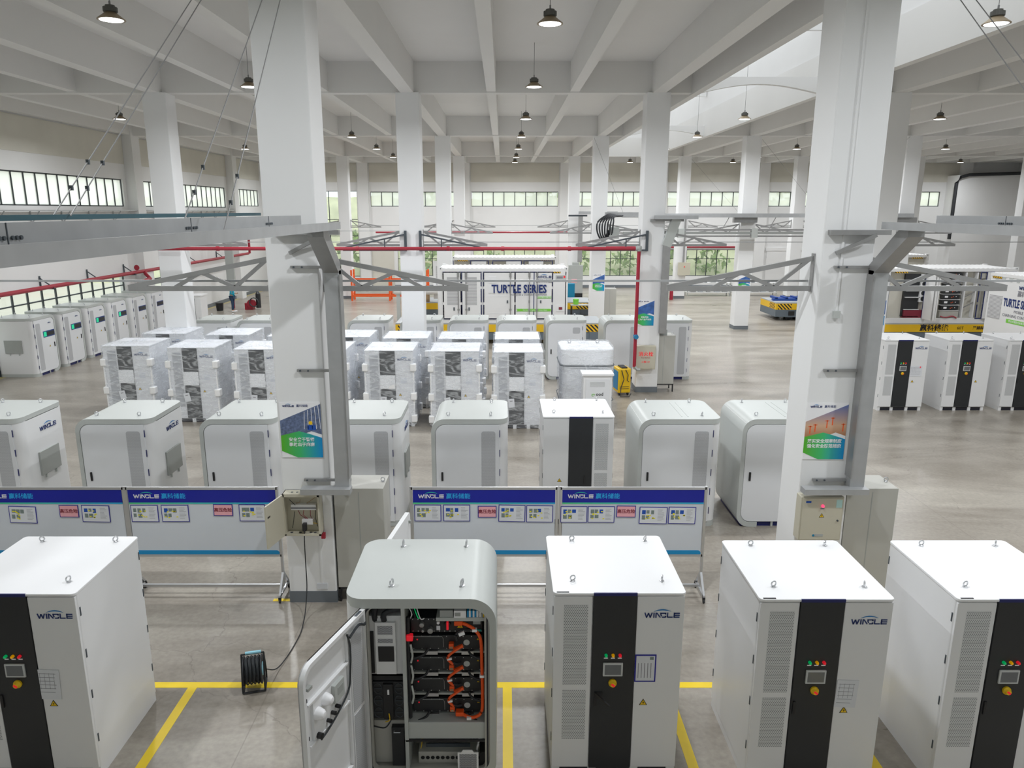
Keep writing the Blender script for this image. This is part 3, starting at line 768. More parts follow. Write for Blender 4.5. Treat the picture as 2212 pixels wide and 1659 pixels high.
def wrapped_cabinet(label, loc, seed, rz=0):
    w, d, h = .695, 1.4, 2.28
    t = thing('wrapped_cabinet', label, 'cabinet', loc, rz, 'cabinets wrapped in stretch film')
    MB().box(-w, w, 0, d, .12, h-.03).build('body', 'white', t)
    MB().box(-w+.05, w-.05, .05, d-.05, 0, .12).build('base_recess', 'dark', t)
    for x in (-w+.05, -.1, .3, w-.05): MB().box(x-.05, x+.05, .0, d, 0, .12).build('foot', 'white', t)
    MB().box(-w-.01, w+.01, -.01, d+.01, h-.03, h).build('lid', 'lid', t)
    MB().box(-w+.13, -.32, -.012, 0, .5, 2.13).build('vent_panel', 'perfg', t)
    cd = MB().box(-.27, .17, -.014, 0, .14, h-.02).build('centre_door', 'black', t)
    MB().box(-.27, .165, -.05, -.014, 1.15, 1.55).build('foam_pad', 'foam', cd)
    logo_mb(.06).build('logo', ['logo', 'arc'], t, loc=(.43, -.003, 1.98))
    warning(t, .3, -.003, .93, .09)
    mb = MB(); mb.box(-.09, .09, -.003, 0, 0, .26); mb.m = 1; mb.box(-.04, .04, -.005, -.003, .18, .2)
    o = mb.build('delivery_note', ['paper', 'txt'], t, loc=(-.19, -.06, .66)); o.rotation_euler.y = R.uniform(-.25, .1)
    MB().box(.32, .5, -.004, 0, 1.3, 1.46).build('delivery_note', 'paper', t)
    for x in (-w, w):
        for z in (1.78, .92, .25):
            for y in (0, d):
                MB().box(x-.085, x+.085, y-.08, y+.12 if y == 0 else y+.08, z-.11, z+.11).build('foam_corner', 'foam', t, bevel=.03, seg=3)
        MB().box(x-.025, x+.025, -.03, .05, .3, 1.75).build('foam_strip', 'foam', t)
    shell(2*w+.13, d+.12, h+.01, seed).build('stretch_film', 'wrap', t, loc=(0, -.06, 0), smooth=True)
    return t
FW = 'film-wrapped cabinet with white foam corners, '
for k, (x, y, s_) in enumerate([(-11.25, 21.75, 'leftmost of the front row'), (-9.18, 21.45, 'front row, second from the left'), (-7.13, 21.2, 'front row, cut by the foreground column'),
        (-5.25, 21.1, 'front row, emerging right of the column'), (-3.29, 21.0, 'front row, third from the right end'), (-1.38, 20.9, 'front row, second from the right end'), (.45, 20.75, 'front row, rightmost'),
        (-11.1, 24.0, 'leftmost of the rear row'), (-8.93, 23.75, 'rear row, second from the left'), (-6.85, 23.5, 'rear row, sliver left of the column'),
        (-4.95, 23.35, 'rear row, first right of the column'), (-3.08, 23.1, 'rear row, below the slim centre column'), (-1.32, 23.0, 'rear row, second from its right end'), (.46, 22.95, 'rear row, rightmost')]):
    wrapped_cabinet(FW+s_, (x, y, 0), 100+k)
t = thing('wrapped_unit', 'big rounded unit in cloudy film with a grey label, behind the small white control cabinet', 'cabinet', (2.48, 21.25, 0))
mb = MB(); mb.prism(rrect(-.74, .74, 0, 1.42, .2, 6), 'z', .1, 2.2); mb.build('body', 'white', t, smooth=True)
mb = MB(); mb.prism(rrect(-.78, .78, -.05, 1.46, .24, 6), 'z', 1.78, 2.27); mb.build('foam_cap', 'foam', t, smooth=True, bevel=.03)
MB().box(-.7, .7, .05, 1.35, 0, .1).build('base_recess', 'dark', t)
mb = MB(); mb.box(-.08, .5, -.09, -.075, 1.42, 1.57); mb.m = 1; mb.box(.43, .5, -.095, -.09, 1.45, 1.55); mb.m = 2; mb.box(.22, .42, -.1, -.09, 1.4, 1.5); mb.build('label_panel', ['txt', 'orange', 'paper'], t)
for z in (1.78, .72):
    MB().tube([(x, y, z) for x, y in rrect(-.8, .8, -.07, 1.48, .22, 6)], .012, 6, True).build('strap', 'bracket', t)
shell(1.6, 1.56, 2.3, 77, .25, .012).build('stretch_film', 'wrap', t, loc=(0, -.07, 0), smooth=True)
for x in (-.45, .4): eye_bolt(t, x, 1.0, 2.27, .05, .3)

# small white control cabinet
t = thing('control_cabinet', 'small white control cabinet with rows of buttons before the rounded wrapped unit', 'cabinet', (2.68, 20.35, 0))
MB().box(-.4, .4, 0, .5, .0, 1.68).build('body', 'white', t); MB().box(-.45, .45, -.04, .54, 1.68, 1.73).build('lid', 'lid', t)
dr = MB().box(-.34, .34, -.012, 0, .1, 1.58).build('door', 'door', t, bevel=.004)
mb = MB()
for i in range(5): mb.box(-.22, .2, -.015, -.012, 1.36+.03*i, 1.368+.03*i)
mb.build('vent_slot', 'side', dr)
MB().tube([(-.12+.045*math.cos(a*.7), -.02, 1.12+.03*math.sin(a*.7)) for a in range(8)], .008, 6).build('logo_swirl', 'green', dr)
text('ood', .13, 'blk', dr, (.06, -.014, 1.14), bold=.002)
for x, z, m in ((-.1, .93, 'lwhite'), (0, .93, 'blk'), (.12, .93, 'redl'), (-.05, .8, 'grnl'), (.06, .8, 'arc'), (-.05, .68, 'arc'), (.06, .68, 'maroon')):
    MB().lathe([(.018, 0), (.015, -.02)], (x, -.012, z), 10, 'y').build('push_button', m, dr)
MB().box(.27, .3, -.05, -.01, .65, .84).build('handle', 'blk', dr)

# yellow and blue welder on wheels
t = thing('welding_machine', 'yellow welder with blue vented side and black cable by the red-piped column', 'machine', (4.17, 24.7, 0), .15)
MB().box(-.22, .22, 0, .6, .1, .95).build('case', 'pooly', t, bevel=.03)
MB().box(-.235, -.222, .05, .55, .2, .85).build('side_panel', 'poolb', t)
MB().tube([(-.12, -.02, .9), (-.05, -.08, .6), (-.15, -.08, .3), (-.2, -.2, .03), (.1, -.25, .03), (.2, -.12, .1)], .015, 6).build('power_cable', 'rubber', t)
MB().tube([(.02, -.02, .92), (.1, -.06, .75), (.08, -.06, .55), (.14, -.05, .5)], .014, 6).build('torch_cable', 'rubber', t)
mb = MB(); mb.box(-.1, .1, .05, .5, .95, .99); mb.build('handle', 'blk', t)
mb = MB()
for i in range(2): mb.box(-.15, .16, -.004, 0, .24+.07*i, .26+.07*i)
mb.build('front_slot', 'blk', t)
for x in (-.15, .15): MB().lathe([(.08, -.02), (.08, .02)], (x, .1, .08), 14, 'x').build('wheel', 'rubber', t)

def smooth_pts(p, n=5):
    out = []; p = [Vector(q) for q in p]
    for i in range(len(p)-1):
        a, b, c, d = p[max(i-1, 0)], p[i], p[i+1], p[min(i+2, len(p)-1)]
        for j in range(n):
            s = j/n; out.append(.5*((2*b)+(c-a)*s+(2*a-5*b+4*c-d)*s*s+(3*b-a-3*c+d)*s**3))
    return out+[p[-1]]
# ---------------------------------------------------------------- the open cabinet in the front row
def open_cabinet():
    w, d, h = 1.6, 1.42, 2.25
    t = thing('open_cabinet', 'open grey-capped cabinet showing black battery modules and orange cables', 'cabinet', (-.87, 7.05, 0))
    cm = cap_mesh(w, d, h, R_=.27, rp=.2, lid_t=.11, side_t=.07); cm.v = [(-x, y, z) for x, y, z in cm.v]; cm.f = [f[::-1] for f in cm.f]
    cm.build('cap', 'cap', t, smooth=True)
    mb = MB(); rc = .15                                    # white rounded left side and the back as a U, open to the front
    out = [(-w/2+rc-rc*math.sin(PI/2*i/8), rc-rc*math.cos(PI/2*i/8)) for i in range(9)]+[(-w/2+rc-rc*math.cos(PI/2*i/8), d-.02-rc+rc*math.sin(PI/2*i/8)) for i in range(9)]
    mb.prism(out+[(-.6, d-.02), (-.6, 0)], 'z', .1, h-.1); mb.build('side_wall', 'white', t, smooth=True)
    MB().box(-.6, w/2-.07, .62, .66, .1, h-.1).build('inner_back', 'greybox', t)
    MB().box(-.62, w/2-.06, 0, .64, .08, .12).build('floor_plate', 'greybox', t)
    MB().box(-.6, w/2-.08, .0, .64, 2.14, 2.16).build('ceiling_plate', 'greybox', t)
    MB().box(.69, .735, .0, .64, .1, 2.15).build('side_wall', 'greybox', t); MB().box(-.62, -.57, .0, .64, .1, 2.15).build('side_wall', 'greybox', t)
    MB().box(-.6, w/2-.1, .66, d-.05, .1, 2.14).build('rear_block', 'white', t)
    fr = MB()                                              # front rim with rounded corners
    o_ = rrect(-.64, .74, .08, 2.17, .13, 6); i_ = rrect(-.55, .675, .15, 2.135, .07, 6); n = len(o_)
    vs = [(x, -.015, z) for x, z in o_]+[(x, -.015, z) for x, z in i_]+[(x, .05, z) for x, z in i_]
    fs = [(k, (k+1) % n, n+(k+1) % n, n+k) for k in range(n)]+[(n+k, n+(k+1) % n, 2*n+(k+1) % n, 2*n+k) for k in range(n)]
    fr.add(vs, fs).build('front_rim', 'greybox', t, smooth=True)
    MB().tube([(x, -.02, z) for x, z in rrect(-.58, .705, .12, 2.155, .1, 6)], .009, 6, True).build('door_seal', 'dark', t)
    for z in (.5, 1.7): MB().box(-w/2+.0, -w/2+.01, .2, .26, z, z+.1).build('hinge', 'cap', t)
    MB().box(-.205, -.165, .0, .6, .12, 2.14).build('divider_post', 'cap', t)
    MB().box(-.2, .69, .02, .62, .52, .73).build('cross_panel', 'cap', t, bevel=.01)
    MB().box(-.2, .69, .0, .02, .5, .52).build('trim_strip', 'blk', t)
    # high voltage box
    b = MB().box(-.12, .65, .14, .6, 1.76, 1.93).build('switch_box', 'black', t, bevel=.004)
    q = MB()
    for k in range(14): q.lathe([(.006, 0), (.006, -.004)], (-.1+.057*k, .14, 1.915), 6, 'y').lathe([(.006, 0), (.006, -.004)], (-.1+.057*k, .14, 1.775), 6, 'y')
    q.build('screw', 'chrome', b)
    for x, z, r in ((.0, 1.87, .026), (.09, 1.8, .03), (.01, 1.8, .015)): MB().lathe([(r, 0), (r, -.05), (r*.6, -.055)], (x, .14, z), 12, 'y').build('connector', 'steel', b, smooth=True)
    MB().lathe([(.018, 0), (.016, -.02)], (.175, .14, 1.88), 12, 'y').build('push_button', 'lwhite', b); MB().box(.155, .195, .13, .14, 1.79, 1.84).build('label', 'paper', b)
    MB().lathe([(.04, 0), (.035, -.02)], (.275, .14, 1.86), 16, 'y').build('rotary_switch', 'blk', b); MB().box(.265, .287, .1, .13, 1.81, 1.9).build('switch_handle', 'redl', b)
    warning(b, .41, .138, 1.81, .085)
    MB().box(.55, .63, .13, .14, 1.86, 1.9).build('label', 'cap', b); MB().box(.57, .64, .13, .14, 1.775, 1.795).build('label', 'arcg', b)
    # battery modules
    for k, z in enumerate([1.54, 1.28, 1.02, .76]):
        b = MB().box(-.12, .65, .16, .6, z, z+.17).build('battery_module', 'black', t, bevel=.004)
        q = MB()
        for j in range(9):
            for zz in (z+.012, z+.158): q.lathe([(.006, 0), (.006, -.004)], (-.1+.09*j, .16, zz), 6, 'y')
        q.build('screw', 'chrome', b)
        MB().tube([(-.09, .155, z+.158), (.21, .155, z+.158), (.225, .155, z+.13), (.225, .155, z+.03)], .004, 5).build('cover_edge', 'steel', b)
        MB().lathe([(.034, 0), (.034, -.006)], (.476, .16, z+.085), 20, 'y').build('round_cover', 'cap', b)
        warning(b, .6, .158, z+.115, .035)
        MB().box(.285, .34, .10, .16, z+.04, z+.1).build('orange_plug', 'orange', b, bevel=.008); MB().box(.295, .33, .095, .1, z+.05, z+.07).build('plug_clip', 'cardboard', b)
        MB().lathe([(.009, 0), (.007, -.006)], (-.06, .16, z+.12), 8, 'y').build('indicator_lamp', 'redl', b)
        MB().box(-.18, .68, .17, .6, z-.05, z-.028).build('shelf', 'cap', t)
        for x0, x1 in ((.03, .16), (.42, .55)): MB().box(x0, x1, .15, .2, z-.06, z-.02).build('shelf_clamp', 'chrome', t)
        MB().tube(smooth_pts([(-.17, .08, z-.055), (-.08, .06, z-.045), (.02, .1, z-.02), (.06, .13, z+.03)]), .014, 6).build('black_cable', 'rubber', t, smooth=True)
        MB().tube(smooth_pts([(.67, .08, z-.06), (.6, .06, z-.045), (.52, .1, z-.02), (.5, .13, z+.01)]), .014, 6).build('black_cable', 'rubber', t, smooth=True)
        if k < 3:
            zt = z
            MB().tube(smooth_pts([(.42, .09, zt+.075), (.36, .06, zt+.05), (.29, .06, zt-.01), (.28, .06, zt-.06), (.33, .07, zt-.12)]), .015, 8).build('orange_cable', 'orange', t, smooth=True)
            MB().bar((.34, .09, zt+.04), (.44, .1, zt+.085), .035).build('orange_plug', 'orange', t, bevel=.006)
            MB().tube([(.32, .07, zt-.105), (.37, .1, zt-.14), (.41, .13, zt-.15)], .016, 8).build('cable_sleeve', 'rubber', t, smooth=True)
            MB().bar((.27, .055, zt-.055), (.32, .055, zt-.045), .02).build('cable_tag', 'lwhite', t)
    MB().tube(smooth_pts([(.42, .1, 1.9), (.5, .06, 1.89), (.58, .04, 1.84), (.635, .04, 1.72), (.645, .04, 1.4), (.65, .04, 1.05), (.64, .04, .86), (.58, .04, .79), (.5, .05, .775), (.42, .09, .79)]), .018, 8).build('orange_cable', 'orange', t, smooth=True)
    for x, z in ((.41, 1.9), (.41, .79)): MB().box(x-.06, x+.03, .06, .14, z-.02, z+.03).build('orange_plug', 'orange', t, bevel=.008)
    for x, z in ((.57, 1.85), (.645, 1.3), (.5, .775)): MB().box(x-.025, x+.025, .015, .06, z-.014, z+.014).build('cable_tag', 'lwhite', t)
    MB().tube(smooth_pts([(.52, .1, 1.82), (.42, .05, 1.83), (.37, .05, 1.78), (.38, .08, 1.7)]), .016, 8).build('sleeved_cable', 'rubber', t, smooth=True)
    MB().bar((.4, .03, 1.8), (.46, .04, 1.82), .035).build('cable_tag', 'lwhite', t)
    MB().tube([(-.14, .08, 1.98), (-.15, .06, 1.6), (-.14, .06, 1.1), (-.15, .08, .75)], .022, 8).build('cable_trunk', 'rubber', t, smooth=True)
    for z in (1.45, 1.2, .95): MB().tube(smooth_pts([(-.12, .05, z+.22), (-.1, .04, z+.1), (-.12, .05, z)]), .012, 6).build('grey_hose', 'cap', t, smooth=True)
    MB().box(-.16, -.09, .02, .08, 1.72, 1.79).build('red_plug', 'redl', t, bevel=.01)
    # control shelf
    MB().box(.16, .69, .06, .6, 1.94, 1.98).build('shelf', 'cap', t); MB().box(-.16, .16, .3, .6, 1.95, 2.14).build('dark_recess', 'black', t)
    MB().box(.2, .34, .07, .2, 1.98, 2.06).build('power_supply', 'capd', t); q = MB().box(.35, .48, .06, .2, 1.98, 2.06).build('meter', 'lwhite', t); MB().box(.36, .42, .056, .06, 2.0, 2.04).build('meter_display', 'side', q)
    for k in range(6): MB().box(.49+.02*k, .508+.02*k, .07, .2, 1.98, 2.055).build('breaker', 'lwhite' if k % 2 else 'bluel', t)
    for k in range(4): MB().box(.612+.016*k, .625+.016*k, .07, .2, 1.98, 2.06).build('terminal', ('lwhite', 'lwhite', 'capd', 'wyel')[k], t)
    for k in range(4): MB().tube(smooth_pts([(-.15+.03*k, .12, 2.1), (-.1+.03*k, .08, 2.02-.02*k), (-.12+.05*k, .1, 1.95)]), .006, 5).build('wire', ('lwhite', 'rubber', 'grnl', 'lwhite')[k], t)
    # bottom bay
    MB().box(-.15, .69, .45, .5, .12, .5).build('mounting_plate', 'greybox', t)
    for x in (.0, .26):
        b = MB().box(x, x+.2, .3, .45, .3, .49).build('main_breaker', 'black', t, bevel=.006); MB().box(x+.05, x+.15, .29, .3, .37, .45).build('breaker_face', 'bracket', b); MB().box(x+.15, x+.19, .285, .3, .36, .4).build('label', 'lwhite', b)
    MB().box(.21, .25, .4, .45, .3, .5).build('brass_bar', 'cardboard', t)
    for k in range(5): 
        MB().box(.49+.035*k, .518+.035*k, .32, .45, .28, .42).build('contactor', 'bracket', t)
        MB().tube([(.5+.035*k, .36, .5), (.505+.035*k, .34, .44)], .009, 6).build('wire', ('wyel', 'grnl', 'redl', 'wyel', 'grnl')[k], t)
    MB().tube(smooth_pts([(.64, .2, .5), (.6, .12, .4), (.58, .12, .3), (.6, .2, .22)]), .012, 6).build('white_cable', 'lwhite', t, smooth=True)
    MB().tube(smooth_pts([(-.04, .3, .42), (-.05, .2, .3), (-.07, .15, .22)]), .005, 5).build('yellow_wire', 'wyel', t)
    g = MB().box(-.08, .66, .12, .45, .12, .27).build('gland_plate', 'greybox', t, bevel=.01)
    q = MB()
    for k in range(12): q.lathe([(.022, 0), (.022, -.002)], (-.03+.056*k, .118, .2), 12, 'y')
    q.build('gland_hole', 'blk', g)
    MB().box(.0, .5, .2, .22, .27, .31).build('cable_clamp', 'bracket', t)
    p = MB().prism([(.37, .05), (.6, .05), (.6, .36), (.55, .36), (.53, .39), (.43, .39), (.41, .36), (.37, .36)], 'y', .0, .012).build('loose_grille', 'lwhite', t); MB().box(.39, .58, -.003, .0, .06, .34).build('mesh', 'perfm', p)
    MB().prism([(.6, .12), (.68, .16), (.68, .33), (.61, .3)], 'y', .06, .25).build('plug_box', 'blk', t)
    # left bay: cooling unit, fan blocks, control strip
    a = MB().box(-.56, -.22, .1, .6, 1.28, 1.98).build('cooling_unit', 'white', t)
    MB().box(-.5, -.28, .06, .1, 1.3, 1.92).build('cooling_front', 'white', a, bevel=.005)
    MB().box(-.47, -.31, .055, .06, 1.78, 1.88).build('mesh', 'perfm', a); MB().box(-.47, -.31, .055, .06, 1.68, 1.73).build('mesh', 'perfm', a)
    MB().box(-.47, -.3, .052, .06, 1.46, 1.64).build('dark_window', 'blk', a)
    MB().box(-.57, -.52, .08, .1, 1.3, 1.8).build('dark_slot', 'blk', a)
    for x in (-.5, -.4): MB().tube(smooth_pts([(x, .12, 1.92), (x, .08, 2.02), (x+.02, .1, 2.12)] if x < -.45 else [(x, .12, 1.9), (x, .06, 2.0), (x+.05, .05, 2.06), (x+.2, .08, 2.08)]), .032, 8).build('black_hose', 'rubber', t, smooth=True)
    MB().box(-.57, -.2, .1, .6, 1.2, 1.25).build('dark_recess', 'blk', t)
    b = MB().box(-.56, -.21, .1, .5, .72, 1.18).build('fan_block', 'black', t, bevel=.006)
    for x in (-.5, -.27):
        for z in (.8, .95, 1.1): 
            q = MB(); q.tube([(x+.045*math.cos(k*PI/8), .095, z+.06*math.sin(k*PI/8)) for k in range(16)], .004, 5, True); q.bar((x-.04, .095, z), (x+.04, .095, z), .006); q.build('fan', 'bracket', b)
    c = MB().box(-.44, -.33, .06, .1, .74, 1.17).build('controller', 'blk', b, bevel=.006); MB().box(-.39, -.37, .055, .06, 1.05, 1.11).build('label', 'lwhite', b)
    MB().tube(smooth_pts([(-.38, .05, .82), (-.37, .02, .76), (-.42, .04, .72)]), .006, 5).build('wire', 'wyel', t); MB().tube(smooth_pts([(-.55, .04, .67), (-.42, .0, .68), (-.35, .03, .76)]), .008, 5).build('wire', 'rubber', t)
    MB().box(-.56, -.21, .12, .16, .14, .68).build('grey_plate', 'greybox', t)
    s = MB().box(-.36, -.22, .05, .12, .15, .64).build('control_strip', 'black', t, bevel=.004); MB().tube([(-.33, .05, .6), (-.33, .02, .6), (-.26, .02, .6), (-.26, .05, .6)], .005, 5).build('handle', 'chrome', s)
    MB().tube([(-.5, .0, .14), (-.28, .0, .14), (-.26, .02, .1)], .008, 6).build('handle', 'chrome', t)
    # the doors
    dr = thing('door', None, None); dr.parent = t; dr.location = (-.6, -.03, 0); dr.rotation_euler.z = -1.895
    MB().prism(rrect(0, 1.16, .1, 2.14, .17, 8, (0, 1, 1, 0)), 'y', -.03, -.018).build('door_skin', 'white', dr)
    o_ = rrect(0, 1.16, .1, 2.14, .17, 8, (0, 1, 1, 0)); i_ = rrect(.035, 1.12, .14, 2.1, .14, 8, (0, 1, 1, 0))
    def ring(o_, i_, y0, y1):
        n = len(o_); vs = [(x, y0, z) for x, z in o_]+[(x, y1, z) for x, z in o_]+[(x, y1, z) for x, z in i_]+[(x, y0, z) for x, z in i_]
        return MB().add(vs, [(a*n+k, a*n+(k+1) % n, ((a+1) % 4)*n+(k+1) % n, ((a+1) % 4)*n+k) for a in range(4) for k in range(n)])
    n1 = len(o_); n2 = len(i_)
    ring(o_, i_, -.03, .03).build('door_rim', 'white', dr, smooth=True)
    MB().box(.06, .3, -.018, .012, .18, 2.02).build('grille_frame', 'white', dr); MB().box(.075, .285, .012, .016, 1.1, 2.0).build('mesh', 'perfg', dr); MB().box(.075, .285, .012, .016, .2, 1.06).build('mesh', 'perfg', dr)
    MB().box(.33, .35, -.018, .015, .14, 2.08).build('stiffener', 'white', dr)
    pl = MB().box(.4, 1.0, -.018, .012, 1.3, 1.72).build('equipment_plate', 'white', dr)
    for z in (1.28, 1.72, .5): MB().box(.36, 1.08, -.018, .02, z, z+.02).build('stiffener', 'white', dr)
    for x, z in ((.80, 1.62), (.94, 1.56)):
        q = MB(); q.lathe([(.062, .012), (.06, .03), (.05, .07), (.03, .095), (.002, .1)], (x, 0, z), 18, 'y'); q.build('alarm_dome', 'lwhite', dr, smooth=True)
    MB().box(.5, .68, .012, .05, 1.48, 1.68).build('display_box', 'cap', dr, bevel=.005); MB().box(.53, .63, .05, .053, 1.55, 1.63).build('display', 'capd', dr)
    for x, z in ((.62, 1.42), (.7, 1.4), (.78, 1.37)): MB().lathe([(.02, .012), (.02, .06)], (x, 0, z), 10, 'y').build('button_block', 'blk', dr)
    MB().lathe([(.03, .012), (.03, .06)], (.95, 0, 1.33), 10, 'y').build('switch_back', 'blk', dr)
    MB().tube(smooth_pts([(.36, .02, 2.05), (.33, .03, 1.9), (.35, .03, 1.6), (.4, .03, 1.45), (.6, .04, 1.36), (.8, .04, 1.3), (.94, .04, 1.28)]), .011, 6).build('door_cable', 'ncop', dr, smooth=True)
    MB().tube(smooth_pts([(-.03, -.0, 1.98), (.06, .05, 2.0), (.18, .05, 2.06), (.33, .03, 2.0)]), .014, 6).build('door_cable', 'ncop', dr, smooth=True)
    MB().box(1.03, 1.1, -.0, .04, 1.9, 1.93).build('latch_hook', 'side', dr)
    for z in (1.8, 1.4, .9): MB().box(1.115, 1.122, .02, .034, z, z+.04).build('latch_slot', 'dark', dr)
    MB().box(.05, .16, -.01, .02, 2.14, 2.144).build('hinge_plate', 'bracket', dr)
    bd = MB().prism(rrect(0, 1.2, .1, 2.12, .06, 4, (0, 1, 1, 0)), 'y', -.03, .03).build('rear_door', 'white', t, bevel=.006); bd.location = (-.62, 1.42, 0); bd.rotation_euler.z = 1.43
    MB().box(1.1, 1.14, -.06, -.03, 1.98, 2.02).build('latch', 'side', bd); MB().box(1.06, 1.08, -.034, -.03, .2, 2.0).build('stiffener', 'white', bd)
    for x, y, r in ((-.33, .25, 1.2), (.43, .25, 1.25), (-.33, d-.2, 1.5), (.43, d-.2, 1.5)): eye_bolt(t, x, y, h, .034, r)
open_cabinet()

# ---------------------------------------------------------------- display boards
def board(label, x0, w, items, y=11.15):
    t = thing('display_board', label, 'display board', (x0+w/2, y, 0), 0, 'display boards on wheels')
    h = w/2; top = 1.9; bot = .72
    MB().box(-h+.03, h-.03, -.01, .01, bot+.02, top-.03).build('panel', 'wb', t)
    mb = MB(); mb.box(-h+.03, h-.03, -.014, -.01, 1.64, 1.86); mb.build('header_banner', 'blueb', t)
    MB().box(-h+.03, h-.03, -.0145, -.01, 1.615, 1.64).build('header_stripe', 'pstripe', t)
    mb = MB(); mb.prism(rrect(-h+.03, h-.03, bot+.02, bot+.09, .05, 6, (0, 0, 1, 0)), 'y', -.014, -.01); mb.build('footer_stripe', 'bluel', t)
    for z, n_ in ((top-.02, 'top_rail'), (bot, 'bottom_rail')): MB().box(-h, h, -.02, .02, z-.02, z+.02).build(n_, 'chrome', t)
    for s in (-1, 1):
        MB().box(s*h-.02, s*h+.02, -.02, .02, .2, top+.01).build('post', 'chrome', t)
        ft = MB(); ft.bar((s*h, 0, .42), (s*h, -.26, .1), .035); ft.bar((s*h, 0, .42), (s*h, .26, .1), .035); ft.bar((s*h, -.27, .12), (s*h, .27, .12), .035, .03)
        f = ft.build('foot', 'chrome', t)
        for yy in (-.26, .26):
            c = MB(); c.lathe([(.035, -.012), (.035, .012)], (s*h, yy, .036), 12, 'x'); c.box(s*h-.02, s*h+.02, yy-.02, yy+.02, .055, .1); c.build('caster', 'rubber', f)
    MB().box(-h, h, -.02, .02, .16, .2).build('lower_rail', 'chrome', t)
    logo_mb(.062).build('logo', ['lwhite', 'arcg'], t, loc=(-h+.32, -.0145, 1.715))
    text('赢科储能', .098, 'cyan', t, (-h+.56, -.0145, 1.745), align='LEFT', bold=.001, name='company_characters')
    for it in items: it(t, y, x0+w/2)
    return t
def sheet(x, z, w=.42, h=.28, kind='doc', tilt=0, lab=None, grp='framed sheets on the display boards', seed=0):
    """a sheet held to a board; x,z = top-left corner in the world"""
    def k(t, y, cx):
        o = MB().box(0, w, -.004, 0, -h, 0).build('danger_sheet' if kind == 'pink' else 'framed_sheet', 'pframe')
        o.location = (x, y-.0165, z); o.rotation_euler = (0, tilt, 0)
        tag(o, lab, 'notice', 'pink danger sheets on the display boards' if kind == 'pink' else grp)
        b = .012
        if kind == 'pink':
            MB().box(b, w-b, -.006, -.004, -h+b, -b).build('pink_paper', 'pink', o); text('高压危险', .072, 'maroon', o, (w/2, -.007, -h/2), bold=.001, name='characters'); return
        rr = random.Random(seed); MB().box(b, w-b, -.006, -.004, -h+b, -b).build('paper', 'paper', o)
        for j, m in enumerate(('pblue', 'pgrey', 'pblue', 'pgrey', 'pgrey')):
            q = MB(); px = .045+(j % 3)*.07+rr.uniform(-.005, .005); pz = -.055-(j//3)*.09
            q.box(px, px+rr.uniform(.045, .065), -.0075, -.006, pz-rr.uniform(.055, .075), pz); q.build('picture', m if rr.random() > .3 else 'pgrey', o)
        q = MB()
        for j in range(7):
            px, pz = .05+rr.random()*.19, -.08-rr.random()*.13; q.box(px, px+.03, -.0085, -.0075, pz-.016, pz)
        q.build('yellow_highlight', 'pyel', o)
        q = MB()
        for j in range(9): q.box(w*.66, w*.66+rr.uniform(.06, .11), -.0072, -.006, -.05-j*.022, -.046-j*.022)
        q.build('text_lines', 'txt', o)
    return k
DS = 'blue-framed photo sheet on '
board('wheeled display board cut off by the left picture edge', -8.47, 2.4, [
    sheet(-8.50+.0, 1.59, lab=DS+'the leftmost board, cut by the picture edge', seed=1, w=.38), sheet(-7.94, 1.585, .44, .29, tilt=.03, lab=DS+'the leftmost board, left of the pink sheet gap', seed=2),
    sheet(-7.13, 1.60, .31, .21, 'pink', .01, 'pink danger sheet on the leftmost display board'), sheet(-6.77, 1.60, .45, .29, tilt=.02, lab=DS+'the leftmost board, at its right end', seed=3)])
board('wheeled display board left of the left foreground column', -6.03, 2.42, [
    sheet(-5.98, 1.60, .44, .29, tilt=.005, lab=DS+'the second board, at its left end', seed=4), sheet(-5.49, 1.6, .44, .29, tilt=0, lab=DS+'the second board, second sheet from the left', seed=5),
    sheet(-4.65, 1.615, .31, .2, 'pink', .01, 'pink danger sheet on the board left of the column'), sheet(-4.24, 1.61, .42, .29, tilt=0, lab=DS+'the second board, half behind the open box door', seed=6)])
board('wheeled display board behind the open grey cabinet', -1.47, 2.34, [
    sheet(-1.42, 1.605, .43, .285, tilt=.005, lab=DS+'the centre board, at its left end', seed=7), sheet(-.955, 1.605, .43, .285, tilt=.005, lab=DS+'the centre board, left of the pink sheet', seed=8),
    sheet(-.4, 1.585, .3, .2, 'pink', 0, 'pink danger sheet on the board behind the open cabinet'), sheet(-.065, 1.605, .43, .29, tilt=.02, lab=DS+'the centre board, just right of the pink sheet', seed=9), sheet(.38, 1.595, .43, .29, tilt=.01, lab=DS+'the centre board, at its right end', seed=10)])
board('wheeled display board at the right, its right stand standing free', .925, 2.33, [
    sheet(.93, 1.58, .43, .28, tilt=.005, lab=DS+'the right board, at its left end', seed=11), sheet(1.37, 1.58, .43, .28, tilt=.005, lab=DS+'the right board, second from the left', seed=12),
    sheet(1.83, 1.59, .31, .2, 'pink', .01, 'pink danger sheet on the right display board'), sheet(2.2, 1.57, .45, .29, tilt=.02, lab=DS+'the right board, just right of the pink sheet', seed=13), sheet(2.67, 1.57, .44, .29, tilt=.02, lab=DS+'the right board, at its right end', seed=14)])

